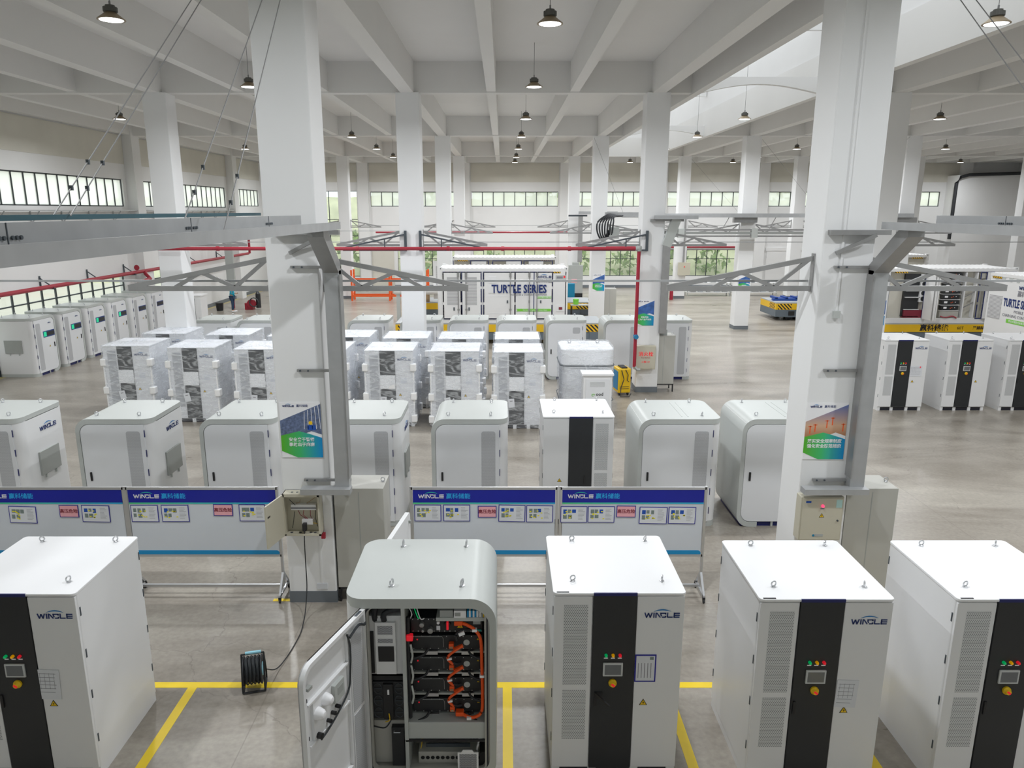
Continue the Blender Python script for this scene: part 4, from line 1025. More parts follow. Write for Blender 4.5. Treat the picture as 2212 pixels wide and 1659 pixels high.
# ---------------------------------------------------------------- things on the foreground columns
YC = 11.3-CW/2
def poster(x0, z1, y, w, h, photo, line1, line2, label, name='safety_poster', small=False, rz=0):
    o = MB().box(-w/2, w/2, -.006, 0, -h/2, h/2).build(name, 'lwhite'); o.location = (x0+w/2, y-.004, z1-h/2); tag(o, label, 'poster', 'safety posters on the columns')
    mb = MB(); mb.prism([(-w/2, h*.17), (w/2, h*.47), (w/2, -h*.08), (w*.25, -h*.02), (-w*.2, -h*.14), (-w/2, -h*.1)], 'y', -.008, -.006); mb.build('photo_print', photo, o)
    mb = MB(); mb.prism([(-w/2, -h*.1), (-w*.05, -h*.02), (w*.2, -h*.07), (w/2, -h*.14), (w/2, -h/2), (-w*.12, -h/2), (-w/2, -h*.38)], 'y', -.009, -.006); mb.build('colour_band', 'greenblue', o)
    logo_mb(.027*w/.63).build('logo', ['logo', 'arc'], o, loc=(-w*.28, -.0065, h*.42))
    text('赢科储能', .045*w/.63, 'logo', o, (w*.06, -.0065, h*.435), bold=.0, name='characters')
    text(line1, .066*w/.63, 'lwhite', o, (.0, -.0105, -h*.175), bold=.0012, name='slogan'); text(line2, .066*w/.63, 'lwhite', o, (.0, -.0105, -h*.265), bold=.0012, name='slogan')
    if photo == 'photoA':
        mb = MB()
        for i in range(5): mb.bar((w*(.08+.1*i), -.009, h*(.02)), (w*(.1+.085*i), -.009, h*(.33+.03*i)), .008, .001)
        mb.build('rack_lines', 'lwhite', o)
        MB().lathe([(.03, 0), (.03, -.002)], (w*.24, -.009, h*.13), 12, 'y').build('helmet_print', 'wyel', o); MB().box(w*.16, w*.36, -.0095, -.008, h*.0, h*.09).build('overall_print', 'pblue', o)
    if photo == 'photoB':
        mb = MB()
        for x, z, g in ((-.38, .1, .06), (-.26, .13, .09), (.02, .2, .13), (.15, .25, .2), (.42, .14, .12)):
            mb.box(w*x-.008, w*x+.008, -.0095, -.008, h*(z-.14), h*z); mb.box(w*x-.03, w*x+.03, -.0095, -.008, h*z-.02, h*z-.008)
        mb.build('insulator_print', 'rack', o)
    return o
poster(-3.41, 3.36, YC, .63, .88, 'photoA', '安全来于警惕', '事故出于麻痹', 'safety poster with a worker among racks on the left foreground column')
poster(4.64, 3.35, YC, .63, .9, 'photoB', '落实安全规章制度', '强化安全防范措施', 'safety poster with insulators at dusk on the right foreground column')
poster(4.55, 3.24, 25.22, .62, .88, 'photoC', '日检月检', '保障产品零缺陷', 'small poster with a steel building frame on the red-piped column')
poster(4.75, 2.95, 39.32, .62, .88, 'photoC', '加强安全管理', '关注安全细节', 'distant blue-green poster on the column right of the big container')
poster(12.45, 2.95, 39.32, .6, .88, 'photoC', '关注安全', '关爱生命', 'distant poster crossed by the truss bracket on the freestanding column')
poster(12.45, 3.25, 25.22, .62, .88, 'photoC', '安全生产', '警钟长鸣', 'poster on the column mostly hidden behind the right vertical trunking')

# open distribution box, left column
t = thing('distribution_box', 'open beige electrical box on the left foreground column, door swung left', 'electrical box', (-3.12, YC, 1.6))
mb = MB(); w, h, d = .285, .345, .2
mb.box(-w, w, -.01, 0, -h, h); mb.box(-w, -w+.012, -d, 0, -h, h); mb.box(w-.012, w, -d, 0, -h, h); mb.box(-w, w, -d, 0, -h, -h+.012); mb.box(-w, w, -d, 0, h-.012, h)
mb.box(-w, w, -d-.004, -d+.004, h-.045, h); mb.box(-w, w, -d-.004, -d+.004, -h, -h+.03); mb.box(-w, -w+.03, -d-.004, -d+.004, -h, h); mb.box(w-.03, w, -d-.004, -d+.004, -h, h)
mb.build('case', 'beigebox', t)
dr = MB().box(0, .5, -.012, .012, -h+.01, h-.01).build('door', 'beigebox', t, loc=(-w, -d, 0)); dr.rotation_euler.z = -1.796
MB().box(.38, .46, -.02, .012, .13, .16).build('lock', 'blk', dr)
mb = MB(); mb.box(-.19, .2, -.09, -.01, .04, .13); mb.m = 1; mb.box(-.19, .2, -.1, -.09, .065, .085)
mb.build('breaker_row', ['lwhite', 'txt'], t)
MB().box(-.03, .14, -.1, -.01, -.2, -.12).build('socket_block', 'lwhite', t)
for i, (x0, x1, z0, z1, m) in enumerate([(-.15, -.2, .0, -.28, 'rubber'), (-.1, .03, .04, -.12, 'maroon'), (.0, .05, .04, -.12, 'red'), (.1, .13, .04, -.14, 'maroon'), (.18, .2, .06, -.25, 'rubber'), (-.12, -.05, .14, .2, 'cardboard'), (.05, .22, .14, .26, 'cardboard'), (.08, .2, -.15, -.2, 'wyel'), (-.22, -.1, .2, .05, 'rubber')]):
    MB().tube([(x0, -.05, z0), ((x0+x1)/2+R.uniform(-.04, .04), -.09, (z0+z1)/2), (x1, -.05, z1)], .005, 5).build('wire', m, t)
mb = MB()
for x in (-.15, -.07, .0, .07, .14): mb.lathe([(.02, h), (.02, h+.003)], (x, -.11, 0), 12)
mb.build('knockout', 'bracket', t)
mb = MB()
for x in (-.2, -.06, .1, .17): mb.lathe([(.022, -h+.013), (.022, -h+.016)], (x, -.1, 0), 12)
mb.build('knockout', 'bracket', t)
tag(MB().box(-2.86, -2.8, YC-.1, YC-.05, 1.16, 1.25).build('red_tag', 'red'), 'small red tag hanging under the open electrical box', 'tag')
o = MB().box(-3.0, -2.83, YC-.012, YC, .24, .34).build('wall_socket', 'paper'); tag(o, 'double wall socket low on the left foreground column', 'socket'); MB().box(-2.93, -2.9, YC-.008, YC, .34, 1.2).build('conduit', 'colm', o)
# plug with the long cable down to the reel
t = thing('extension_reel', 'black cable reel with light blue hub standing on the yellow line', 'cable reel', (-3.32, 8.72, 0), .25)
mb = MB()
for x in (-.13, .15): mb.tube([(x, -.14, .02), (x, .0, .0+.02), (x, .14, .02), (x, .17, .1), (x, .0, .5), (x, -.15, .1)], .012, 6, True)
mb.tube([(-.13, 0, .5), (.15, 0, .5)], .012, 6); mb.tube([(-.13, -.14, .02), (.15, -.14, .02)], .012, 6); mb.tube([(-.13, .14, .02), (.15, .14, .02)], .012, 6)
mb.build('frame', 'rubber', t, smooth=True)
MB().tube([(-.08, 0, .515), (.12, 0, .515)], .02, 8).build('grip', 'reelb', t, smooth=True)
mb = MB(); mb.lathe([(.19, .105), (.19, .12)], (0, 0, .26), 28, 'x'); mb.lathe([(.19, -.12), (.19, -.105)], (0, 0, .26), 28, 'x'); mb.build('flange', 'rubber', t, smooth=True)
mb = MB(); mb.lathe([(.09, .12), (.085, .13)], (0, 0, .26), 20, 'x'); mb.build('hub', 'reelb', t, smooth=True)
mb = MB()
for i in range(13):
    x = -.095+.0155*i; r = .15+.015*((i*7) % 3)
    mb.tube([(x+.006*math.sin(a), r*math.cos(a*PI/9), .26+r*math.sin(a*PI/9)) for a in range(18)], .009, 5, True)
mb.build('wound_cable', 'ncop', t, smooth=True)
p = [(-3.1, 10.78, 1.36), (-3.1, 10.72, 1.2), (-3.1, 10.7, .8), (-3.09, 10.65, .42), (-3.08, 10.45, .12), (-3.06, 10.2, .02), (-3.04, 9.9, .015), (-3.07, 9.4, .015), (-3.12, 9.05, .05), (-3.18, 8.85, .18)]
o = MB().tube(smooth_pts(p), .008, 6).build('power_cable', 'rubber', smooth=True); tag(o, 'black cable running from the open electrical box down to the cable reel', 'cable')
MB().box(-3.13, -3.07, 10.74, 10.82, 1.32, 1.44).build('plug', 'blk', o, bevel=.008)
# closed box, right column
t = thing('distribution_box', 'closed beige electrical box with a glowing pink lamp on the right foreground column', 'electrical box', (4.94, YC, 1.54))
MB().box(-.33, .33, -.2, 0, -.36, .36).build('case', 'beigebox', t, bevel=.01)
dr = MB().box(-.31, .31, -.212, -.2, -.345, .345).build('door', 'beigebox', t, bevel=.005)
MB().lathe([(.025, 0), (.02, -.03), (.002, -.035)], (0, -.212, .22), 14, 'y').build('indicator_lamp', 'redg', dr); MB().box(-.03, .03, -.215, -.212, .17, .18).build('lamp_label', 'logo', dr)
warning(dr, 0, -.212, .03, .08)
MB().box(-.26, -.18, -.215, -.212, .27, .3).build('name_plate', 'pblue', dr); MB().box(.21, .3, -.215, -.212, .19, .32).build('pale_sticker', 'arcg', dr).data.materials[0] = mat('pale_cyan_sticker', (.5, .75, .74), .5)
MB().box(-.1, .05, -.215, -.212, -.29, -.25).build('maker_plate', 'capd', dr); MB().lathe([(.018, 0), (.018, -.004)], (-.1, -.213, -.27), 12, 'y').build('maker_mark', 'bluebox', dr)
MB().lathe([(.014, 0), (.014, -.02)], (.25, -.212, -.02), 10, 'y').build('lock', 'bracket', dr)
mb = MB()
for x in (-.16, -.06, .03, .12, .2): mb.lathe([(.02, .36), (.02, .363)], (x, -.1, 0), 12)
mb.build('knockout', 'bracket', t)

# grey cubicles on legs beside the columns
def cubicle(x0, x1, y, d, h, label, leg=.25, top=None):
    t = thing('grey_cubicle', label, 'cabinet', ((x0+x1)/2, y, 0)); w = (x1-x0)/2
    MB().box(-w, w, 0, d, leg, h).build('body', 'greybox', t, bevel=.005)
    mb = MB(); mb.box(-w*.02, w*.02-.002, -.002, 0, leg, h-.06); mb.build('door_seam', 'side', t)
    if leg:
        mb = MB(); mb.box(-w, w, 0, .03, leg-.03, leg); mb.box(-w, w, d-.03, d, leg-.03, leg); mb.box(-w, -w+.03, 0, d, leg-.03, leg); mb.box(w-.03, w, 0, d, leg-.03, leg); mb.build('stand_frame', 'blk', t)
        for sx in (-1, 1):
            for yy in (0, d-.04): MB().box(sx*w-(.04 if sx > 0 else 0), sx*w+(0 if sx > 0 else .04), yy, yy+.04, 0, leg-.03).build('leg', 'blk', t)
    eye_bolt(t, w-.05, d/2, h, .03)
    if top: MB().box(-.28, .1, .05, .25, h, h+top).build('top_box', 'capd', t)
    return t
cubicle(-2.66, -1.88, 10.95, .62, 1.95, 'grey cubicle on black legs against the left foreground column, behind the open cabinet')
cubicle(5.42, 6.22, 10.95, .62, 1.95, 'grey cubicle against the right foreground column beside the closed electrical box', 0.05)
cubicle(5.2, 5.98, 25.3, .6, 2.0, 'grey cubicle on black legs beside the red-piped column', .28, .2)
cubicle(5.35, 6.05, 39.5, .7, 2.15, 'distant grey cubicle beside the column right of the big container', .05)

# ---------------------------------------------------------------- overhead trunking on the two foreground columns
def overhead(s, cx, label):
    t = thing('cable_trunking', label, 'cable trunking', (0, 0, 0))
    a, b = (cx-.18, cx+.18)                      # inner wall nearer x=0
    near, far = (b, a) if s < 0 else (a, b)
    yE = 10.42
    MB().box(a, b, .4, yE, 5.95, 5.965).build('trough_floor', 'tray', t)
    MB().box(near-.008, near+.008, .4, yE, 5.95, 6.05).build('near_wall', 'tray', t)
    MB().box(far-.008, far+.008, .4, 9.75, 5.95, 6.14).build('far_wall', 'tray', t)
    mb = MB()
    for yy in (3.95, 6.3, 8.4):
        mb.box(far-.011, far+.011, yy-.004, yy+.004, 5.96, 6.14)
        for k in range(-3, 4):
            if k: mb.lathe([(.012, -.018), (.012, .018)], (far, yy+k*.035, 6.06), 8, 'x')
    mb.build('splice_bolts', 'bracket', t)
    # bend and riser down the column side
    rx = cx-.05 if s < 0 else cx+.05
    x0, x1 = rx-.11, rx+.11
    r = MB(); r.prism([(9.95, 5.98), (10.15, 5.98), (10.92, 5.42), (10.92, 5.3), (10.78, 5.3), (9.95, 5.86)], 'x', x0, x1); r.build('bend', 'steel', t)
    r = MB(); r.box(x0, x1, 10.74, 10.9, 1.96, 5.36); r.build('riser', 'tray', t, bevel=.004)
    MB().box(x0-.012 if s > 0 else x1, x0 if s > 0 else x1+.012, 10.72, 10.92, 2.2, 5.3).build('riser_edge', 'steel', t)
    o = .0
    for z in (5.4, 3.86, 2.12):
        xa = rx-.62 if s < 0 else rx-.62; q = MB(); q.box(xa, x1, YC-.05, YC-.005, z-.02, z+.02); bk = q.build('bracket_bar', 'steel', t)
        q = MB(); q.lathe([(.014, 0), (.014, -.012)], (xa+.05, YC-.05, z), 8, 'y'); q.lathe([(.014, 0), (.014, -.012)], (xa+.17, YC-.05, z), 8, 'y'); q.build('bolt', 'bracket', bk)
    q = MB(); q.bar((rx-.62, YC-.03, 5.6), (rx-.1, YC-.12, 5.86), .05, .05); q.build('bracket_bar', 'steel', t)
    MB().box(rx-.75, rx+.12, YC-.1, YC, 5.86, 5.93).build('shelf_bracket', 'steel', t)
    MB().box(rx-.62 if s < 0 else rx-.84, rx+.14, 10.62, 10.8, 1.97, 2.06).build('lower_duct', 'tray', t)
    return t
overhead(-1, -2.42, 'big aluminium cable trunking hung overhead at the left, turning down the left foreground column')
overhead(1, 5.4, 'aluminium cable trunking overhead at the right, turning down the right foreground column')
tag(MB().box(-3.6, -3.5, 1.0, 11.0, 6.13, 6.17).build('support_rail', 'teal'), 'thin teal steel rail running behind the left overhead trunking', 'rail')
def wire(p0, p1, label, m='wire', r=.006, fit=True):
    p0, p1 = Vector(p0), Vector(p1); o = MB().tube([p0, p1], r, 5).build('suspension_wire', m)
    tag(o, label, 'wire', 'suspension wires')
    if fit:
        for k in (.06, .12): MB().box(-.012, .012, -.012, .012, -.02, .02).build('wire_clamp', 'bracket', o, loc=tuple(p0+(p1-p0)*k))
    return o
wire((-3.52, 5.95, 6.16), (-3.6, 11.08, 9.85), 'left wire of the leftmost pair holding the overhead trunking')
wire((-3.47, 6.1, 6.16), (-3.5, 11.08, 9.85), 'right wire of the leftmost pair holding the overhead trunking')
wire((-2.6, 6.2, 6.13), (-2.86, 10.9, 9.8), 'left wire of the pair crossing the left foreground column')
wire((-2.25, 6.1, 6.04), (-2.72, 10.9, 9.8), 'right wire of the pair crossing the left foreground column')
wire((5.58, 6.9, 6.13), (5.5, 11.08, 9.85), 'left wire beside the lamp in the top right corner')
wire((5.58, 6.6, 6.13), (5.66, 11.08, 9.85), 'right wire beside the lamp in the top right corner')
wire((13.1, 39.2, 9.7), (16.4, 39.2, 6.1), 'stay wire sloping right from the freestanding column top', fit=False)
wire((13.1, 53.6, 9.7), (17.6, 54.02, 5.2), 'stay wire sloping right from the farthest column top', fit=False)
wire((20.6, 39.3, 9.85), (16.6, 38.95, 6.06), 'stay wire sloping left from the right column top', fit=False)
wire((4.6, 39.2, 9.8), (6.2, 39.2, 6.1), 'stay wire left of the cable loop', fit=False)
wire((21.2, 25.2, 9.88), (24.4, 25.2, 5.5), 'stay wire right of the outer right column', fit=False)

# ---------------------------------------------------------------- truss brackets on every column and the long rods they carry
ROWN = ['foreground', 'second', 'third', 'farthest']
COLN = {-11.2: 'far left', -3.07: 'left', 5.02: 'centre right', 12.75: 'right', 20.9: 'outer right', 29.0: 'outermost right'}
def truss(x, y, s, label):
    yy = y-.12; L = 2.55
    t = thing('truss_bracket', label, 'bracket', (x, yy, 5.06), 0, 'truss brackets on the columns')
    MB().bar((s*.38, 0, 0), (s*L, 0, 0), .06, .075).build('bottom_chord', 'steel', t)
    MB().bar((s*.38, 0, .45), (s*L, 0, .02), .05, .07).build('top_chord', 'steel', t)
    for a, b, za, zb in ((.45, .95, .43, .02), (.95, 1.45, .02, .24), (1.45, 1.85, .24, .02)):
        MB().bar((s*a, .0, za), (s*b, .0, zb), .04, .055).build('web_bar', 'steel', t)
    MB().box(s*.38, s*.4, -.05, .05, -.05, .52).build('wall_plate', 'steel', t)
for j, y in enumerate(CY):
    for x in CX[:6]:
        if j == 0 and (x < -5 or x > 10): continue
        if x > 25 and j < 3: continue
        for s, n in ((-1, 'left'), (1, 'right')):
            if j == 1 and x == 12.75 and s < 0: pass
            truss(x, y, s, 'steel truss bracket on the %s side of the %s column, %s row' % (n, COLN[x], ROWN[j]))
    tag(MB().bar((XL+.6 if j else -9.5, y+.02, 5.16), (XR-1 if j else 10.5, y+.02, 5.16), .03, .03).build('busbar_rod', 'tray'), 'thin steel rod spanning between the truss brackets of the %s column row' % ROWN[j], 'rod', 'rods along the column rows')

# red fire mains
YP = 24.8
o = tag(MB().tube([(-11.6, YP, 4.98), (4.42, YP, 4.98)], .06, 10).build('fire_main', 'red', smooth=True), 'long red water pipe crossing the hall at the second column row', 'pipe')
mb = MB(); mb.tube([(4.5, YP+.02, 4.98), (4.5, YP+.02, 1.0)], .06, 10); mb.build('down_pipe', 'red', o, smooth=True)
mb = MB(); mb.lathe([(.075, -.09), (.09, -.05), (.09, .05), (.075, .09)], (4.5, YP+.02, 4.98), 14); mb.tube([(4.38, YP, 4.98), (4.5, YP, 4.98)], .075, 10); mb.tube([(4.5, YP+.02, 1.02), (4.6, YP, .9), (4.7, YP, .9)], .055, 8); mb.build('elbow', 'capd', o, smooth=True)
mb = MB(); mb.lathe([(.08, -.06), (.08, .06)], (4.5, YP, 2.05), 12); mb.lathe([(.08, -.1), (.07, .02)], (4.5, YP-.05, 2.05), 12, 'y'); mb.build('valve', 'poolb', o, smooth=True)
for x in (-9.4, -7.0, -4.8, -1.8, 0, 2.2): MB().lathe([(.075, -.05), (.075, .05)], (x, YP, 4.98), 12, 'x').build('pipe_coupling', 'red', o, smooth=True)
MB().tube([(-11.6, YP, 4.98), (-6.6, YP, 4.98)], .061, 10).build('pipe_run', 'red', o)
def arm(x, s, label):
    t = thing('pipe_bracket', label, 'bracket', (x, YP+.38, 4.93), 0, 'dark brackets under the red pipe')
    MB().box(-.04, .04, -.04, .04, -.05, .62).build('upright', 'bracket', t); MB().bar((0, 0, .5), (s*2.1, 0, .05), .05).build('strut', 'bracket', t)
    MB().bar((0, 0, -.02), (s*2.1, 0, -.02), .05).build('arm', 'bracket', t); MB().bar((s*.7, 0, .35), (s*.7, 0, 0), .035).build('tie', 'bracket', t)
arm(-3.25, -1, 'dark steel bracket under the red pipe left of the slim centre column'); arm(-2.75, 1, 'dark steel bracket under the red pipe right of the slim centre column'); arm(4.82, -1, 'dark steel bracket under the red pipe at its right end on the column')
tag(MB().tube([(5.6, 61.42, 3.3), (20.2, 61.42, 3.3)], .07, 8).build('fire_main', 'red', smooth=True), 'distant red pipe above the right back windows', 'pipe')
tag(MB().tube([(-9, 53.57, 4.7), (4.6, 53.57, 4.7)], .06, 8).build('fire_main', 'red', smooth=True), 'second thinner red pipe far behind the first one', 'pipe')
o = tag(MB().tube([(XL+.5, 18, 3.12), (XL+.5, 41.0, 3.12), (XL+.5, 41.6, 3.12)], .09, 10).build('fire_main', 'red', smooth=True), 'red pipe along the left wall above the window grid', 'pipe')
MB().tube([(XL+.5, 39.3, 3.12), (XL+.62, 39.0, 3.0), (XL+.9, 38.9, 2.75), (XL+.9, 38.2, 2.7), (XL+.95, 38.1, 2.3)], .09, 8).build('branch_pipe', 'red', o, smooth=True)
MB().lathe([(.14, -.01), (.14, .01)], (XL+.5, 38.4, 3.35), 12, 'y').build('valve_wheel', 'red', o)
for y in (27.5, 31, 34.6, 38): 
    mb = MB(); mb.box(XL+.02, XL+.06, y-.03, y+.03, 3.0, 3.55); mb.bar((XL+.05, y, 3.45), (XL+.6, y, 3.05), .04); mb.bar((XL+.05, y, 3.02), (XL+.65, y, 3.02), .04); mb.build('pipe_support', 'bracket', o)
o = tag(MB().tube([(XL+.5, 42.5, 3.12), (XL+.5, 55.5, 3.12), (XL+.5, 55.8, 3.12), (XL+.5, 55.8, 4.9)], .09, 8).build('fire_main', 'red', smooth=True), 'red pipe along the far part of the left wall, rising at its end', 'pipe')
for y in (46, 50.5): mb = MB(); mb.box(XL+.02, XL+.06, y-.03, y+.03, 3.0, 3.55); mb.bar((XL+.05, y, 3.45), (XL+.6, y, 3.05), .04); mb.build('pipe_support', 'bracket', o)
# high shelf conduit along the left wall
o = tag(MB().box(XL+.1, XL+.45, 18, 54, 6.18, 6.23).build('wall_tray', 'tray'), 'narrow steel tray on brackets under the upper left windows', 'cable tray')
for y in [20+2.2*k for k in range(16)]:
    mb = MB(); mb.bar((XL+.06, y, 5.7), (XL+.42, y, 6.18), .035); mb.box(XL+.02, XL+.06, y-.02, y+.02, 5.6, 6.18); mb.build('tray_bracket', 'tray', o)

# hydrant box on the red-piped column
t = thing('hydrant_box', 'beige fire hydrant box with red lettering on the red-piped column', 'fire box', (4.88, 25.2, 1.28))
MB().box(-.37, .37, -.22, 0, -.41, .41).build('case', 'beigebox', t, bevel=.01)
dr = MB().box(-.3, .35, -.235, -.22, -.38, .38).build('door', 'cardboard', t); dr.data.materials[0] = M['beigebox']
text('消火栓', .17, 'redl', dr, (.03, -.237, .12), bold=.002); text('Fire Hydrant', .06, 'red', dr, (.03, -.237, -.0)); text('火警119', .08, 'redl', dr, (.03, -.237, -.15)); 

# ---------------------------------------------------------------- far overhead trunking, bus duct and cable loop
t = thing('cable_trunking', 'overhead aluminium trunking crossing the right columns in the distance', 'cable trunking', (0, 38.9, 0))
MB().box(6.1, 21.0, -.15, .15, 5.86, 6.06).build('trunking', 'tray', t)
for x in (9.2, 11.6, 14.0, 16.4): MB().bar((x, 0, 5.86), (x-.3, 0, 5.3), .03).build('hanger', 'steel', t)
for x in (12.5, 20.7): MB().box(x-.6, x+.6, .1, .4, 5.6, 5.86).build('shelf_bracket', 'steel', t)
t = thing('cable_trunking', 'short overhead trunking left of the bus duct with a thin riser at the farthest column', 'cable trunking', (0, 53.1, 0))
MB().box(5.3, 8.0, -.2, .1, 5.95, 6.15).build('trunking', 'tray', t); MB().box(5.3, 5.6, -.1, .1, 2.66, 5.8).build('riser', 'steel', t); MB().box(4.6, 5.9, -.1, .1, 5.8, 5.92).build('shelf_bracket', 'bracket', t)
t = thing('cable_trunking', 'short overhead trunking carrying the black cable loop', 'cable trunking', (0, 38.6, 0))
MB().box(5.2, 7.1, -.15, .15, 5.88, 6.12).build('trunking', 'tray', t)
t = thing('bus_duct', 'long horizontal bus duct with grey end box in the distance', 'bus duct', (0, 38.2, 5.1))
MB().box(5.85, 20.5, -.1, .1, .12, .2).box(5.85, 20.5, -.1, .1, -.2, -.12).build('rail', 'steel', t); MB().box(6.1, 20.5, -.06, .06, -.06, .06).build('duct', 'capd', t)
MB().box(5.35, 5.85, -.2, .2, -.28, .28).build('end_box', 'capd', t)
for x in (9.0, 12.7, 17.5, 19.6): MB().box(x-.15, x+.15, -.14, .14, -.23, .23).build('joint_box', 'cap', t)
t = thing('cable_loop', 'loop of thick black cables hanging from the distant trunking into the grey end box', 'cable')
t.location = (5.32, 38.1, 5.1)
for k in range(7):
    q = smooth_pts([(.2+.1*k, .4, .85), (.0+.05*k, .1, .92-.02*k), (-.55+.13*k, -.1, .55), (-.55+.12*k, -.1, .0), (-.25+.06*k, 0, -.38+.04*k), (0, 0, .15-.06*k)])
    MB().tube(q, .042, 6).build('cable', 'rubber', t, smooth=True)
t = thing('cable_trunking', 'pale vertical trunking down the right side of the red-piped column', 'cable trunking', (0, 25.1, 0))
MB().bar((5.75, 0, 5.95), (5.47, .1, 5.05), .3, .2, up=(0, 1, 0)).build('bend', 'cap', t); MB().box(5.36, 5.6, 0, .2, 2.1, 5.1).build('riser', 'steel', t); MB().box(4.9, 6.0, .0, .12, 5.85, 5.93).build('shelf_bracket', 'steel', t); MB().box(5.0, 6.4, -.3, .0, 5.93, 6.05).build('trunking', 'tray', t)
t = thing('cable_trunking', 'thin grey riser hanging above the person in the distance', 'cable trunking', (-17.35, 47.5, 0)); MB().box(-.25, .25, 0, .2, 1.3, 5.1).build('riser', 'capd', t)
t = thing('conduit', 'thin grey conduit with a socket down the right foreground column', 'conduit', (4.93, YC, 0)); MB().box(-.015, .015, -.02, 0, 4.75, 9.85).build('tube', 'colm', t); MB().box(-.05, .05, -.05, 0, 4.65, 4.76).build('socket', 'cap', t)
t = thing('conduit', 'grey conduit ending at a grey wall box on the farthest right column', 'conduit', (12.9, 53.55, 0)); MB().box(-.06, .06, -.08, 0, 2.6, 5.9).build('tube', 'steel', t)
t = thing('wall_box', 'grey wall box on the farthest right column', 'electrical box', (12.95, 53.55, 2.15)); MB().box(-.42, .42, -.25, 0, -.45, .45).build('case', 'beigebox', t); MB().lathe([(.04, 0), (.04, -.03)], (0, -.25, .15), 8, 'y').build('indicator_lamp', 'redl', t)

# ---------------------------------------------------------------- transport platforms and containers
def platform(label, x0, x1, y0, y1, h=1.0, word=None, left_chev=True):
    t = thing('transport_platform', label, 'vehicle', ((x0+x1)/2, y0, 0), 0, 'yellow flatbed transport platforms'); w = (x1-x0)/2; d = y1-y0
    MB().box(-w, w, 0, d, h-.06, h).build('deck', 'deck', t)
    MB().box(-w, w, -.01, d, h-.42, h-.06).build('upper_frame', 'agvy', t)
    MB().box(-w+.6, w-.6, .02, d-.02, .2, h-.42).build('lower_frame', 'agvg', t)
    for s in (-1, 1):
        MB().box(s*w-(.62 if s > 0 else 0), s*w+(0 if s > 0 else .62), -.008, d-.02, .22, h-.42).build('corner_post', 'agvg', t)
        if s > 0: MB().box(w-.9, w-.12, -.02, -.01, h-.4, h-.08).build('chevron_plate', 'chev', t)
        elif left_chev: MB().box(-w+.12, -w+.9, -.02, -.01, h-.4, h-.08).build('chevron_plate', 'chev', t)
        MB().box(s*w-.012 if s > 0 else -w-.012, s*w+.012 if s > 0 else -w+.012, .2, 1.0, h-.4, h-.08).build('chevron_plate', 'chev', t)
        for yy in (.35, d-.35):
            for xx in (.9, 1.5): MB().lathe([(.2, -.12), (.2, .12)], (s*(w-xx), yy, .2), 14, 'x').build('wheel', 'rubber', t)
    MB().box(-w+.75, -w+1.1, -.012, -.005, .3, h-.5).build('side_vent', 'blk', t)
    if word: text(word, .34, 'blk', t, (-w+2.5, -.015, h-.24), bold=.008, name='characters'); text('60T', .2, 'blk', t, (-w+3.75, -.015, h-.24), name='characters'); text('严禁踩踏', .18, 'blk', t, (-w+4.7, -.015, h-.24), bold=.004, name='characters')
    return t
platform('yellow and grey flatbed platform carrying the lettered white container', -5.1, 4.75, 34.9, 37.3, 1.0)
platform('yellow flatbed platform under the container farther back', -5.6, 5.2, 43.2, 45.6, 1.0, '赢科')
platform('yellow flatbed platform with black characters under the open container at the right', 18.0, 28.5, 34.9, 37.3, 1.0, '赢科储能', False)
platform('empty yellow flatbed platform beside the right foreground column', 15.75, 19.25, 42.6, 45.2, 1.05)
t = thing('pallet_stack', 'dark blue plastic frames lying on the empty flatbed platform', 'frames', (16.85, 43.9, 1.05))
for k in range(3): MB().box(-1.0+.15*k, .9, -.5+.3*k, -.25+.3*k, 0, .14).build('bar', 'agvblue', t)
for x in (-.8, -.2, .4, .8): MB().box(x-.08, x+.08, -.5, .4, .1, .22).build('cross_bar', 'agvblue', t)
tag(MB().box(17.95, 19.1, 43.0, 43.8, 1.05, 1.12).build('metal_sheet', 'white'), 'white panel lying on the empty flatbed platform', 'panel')

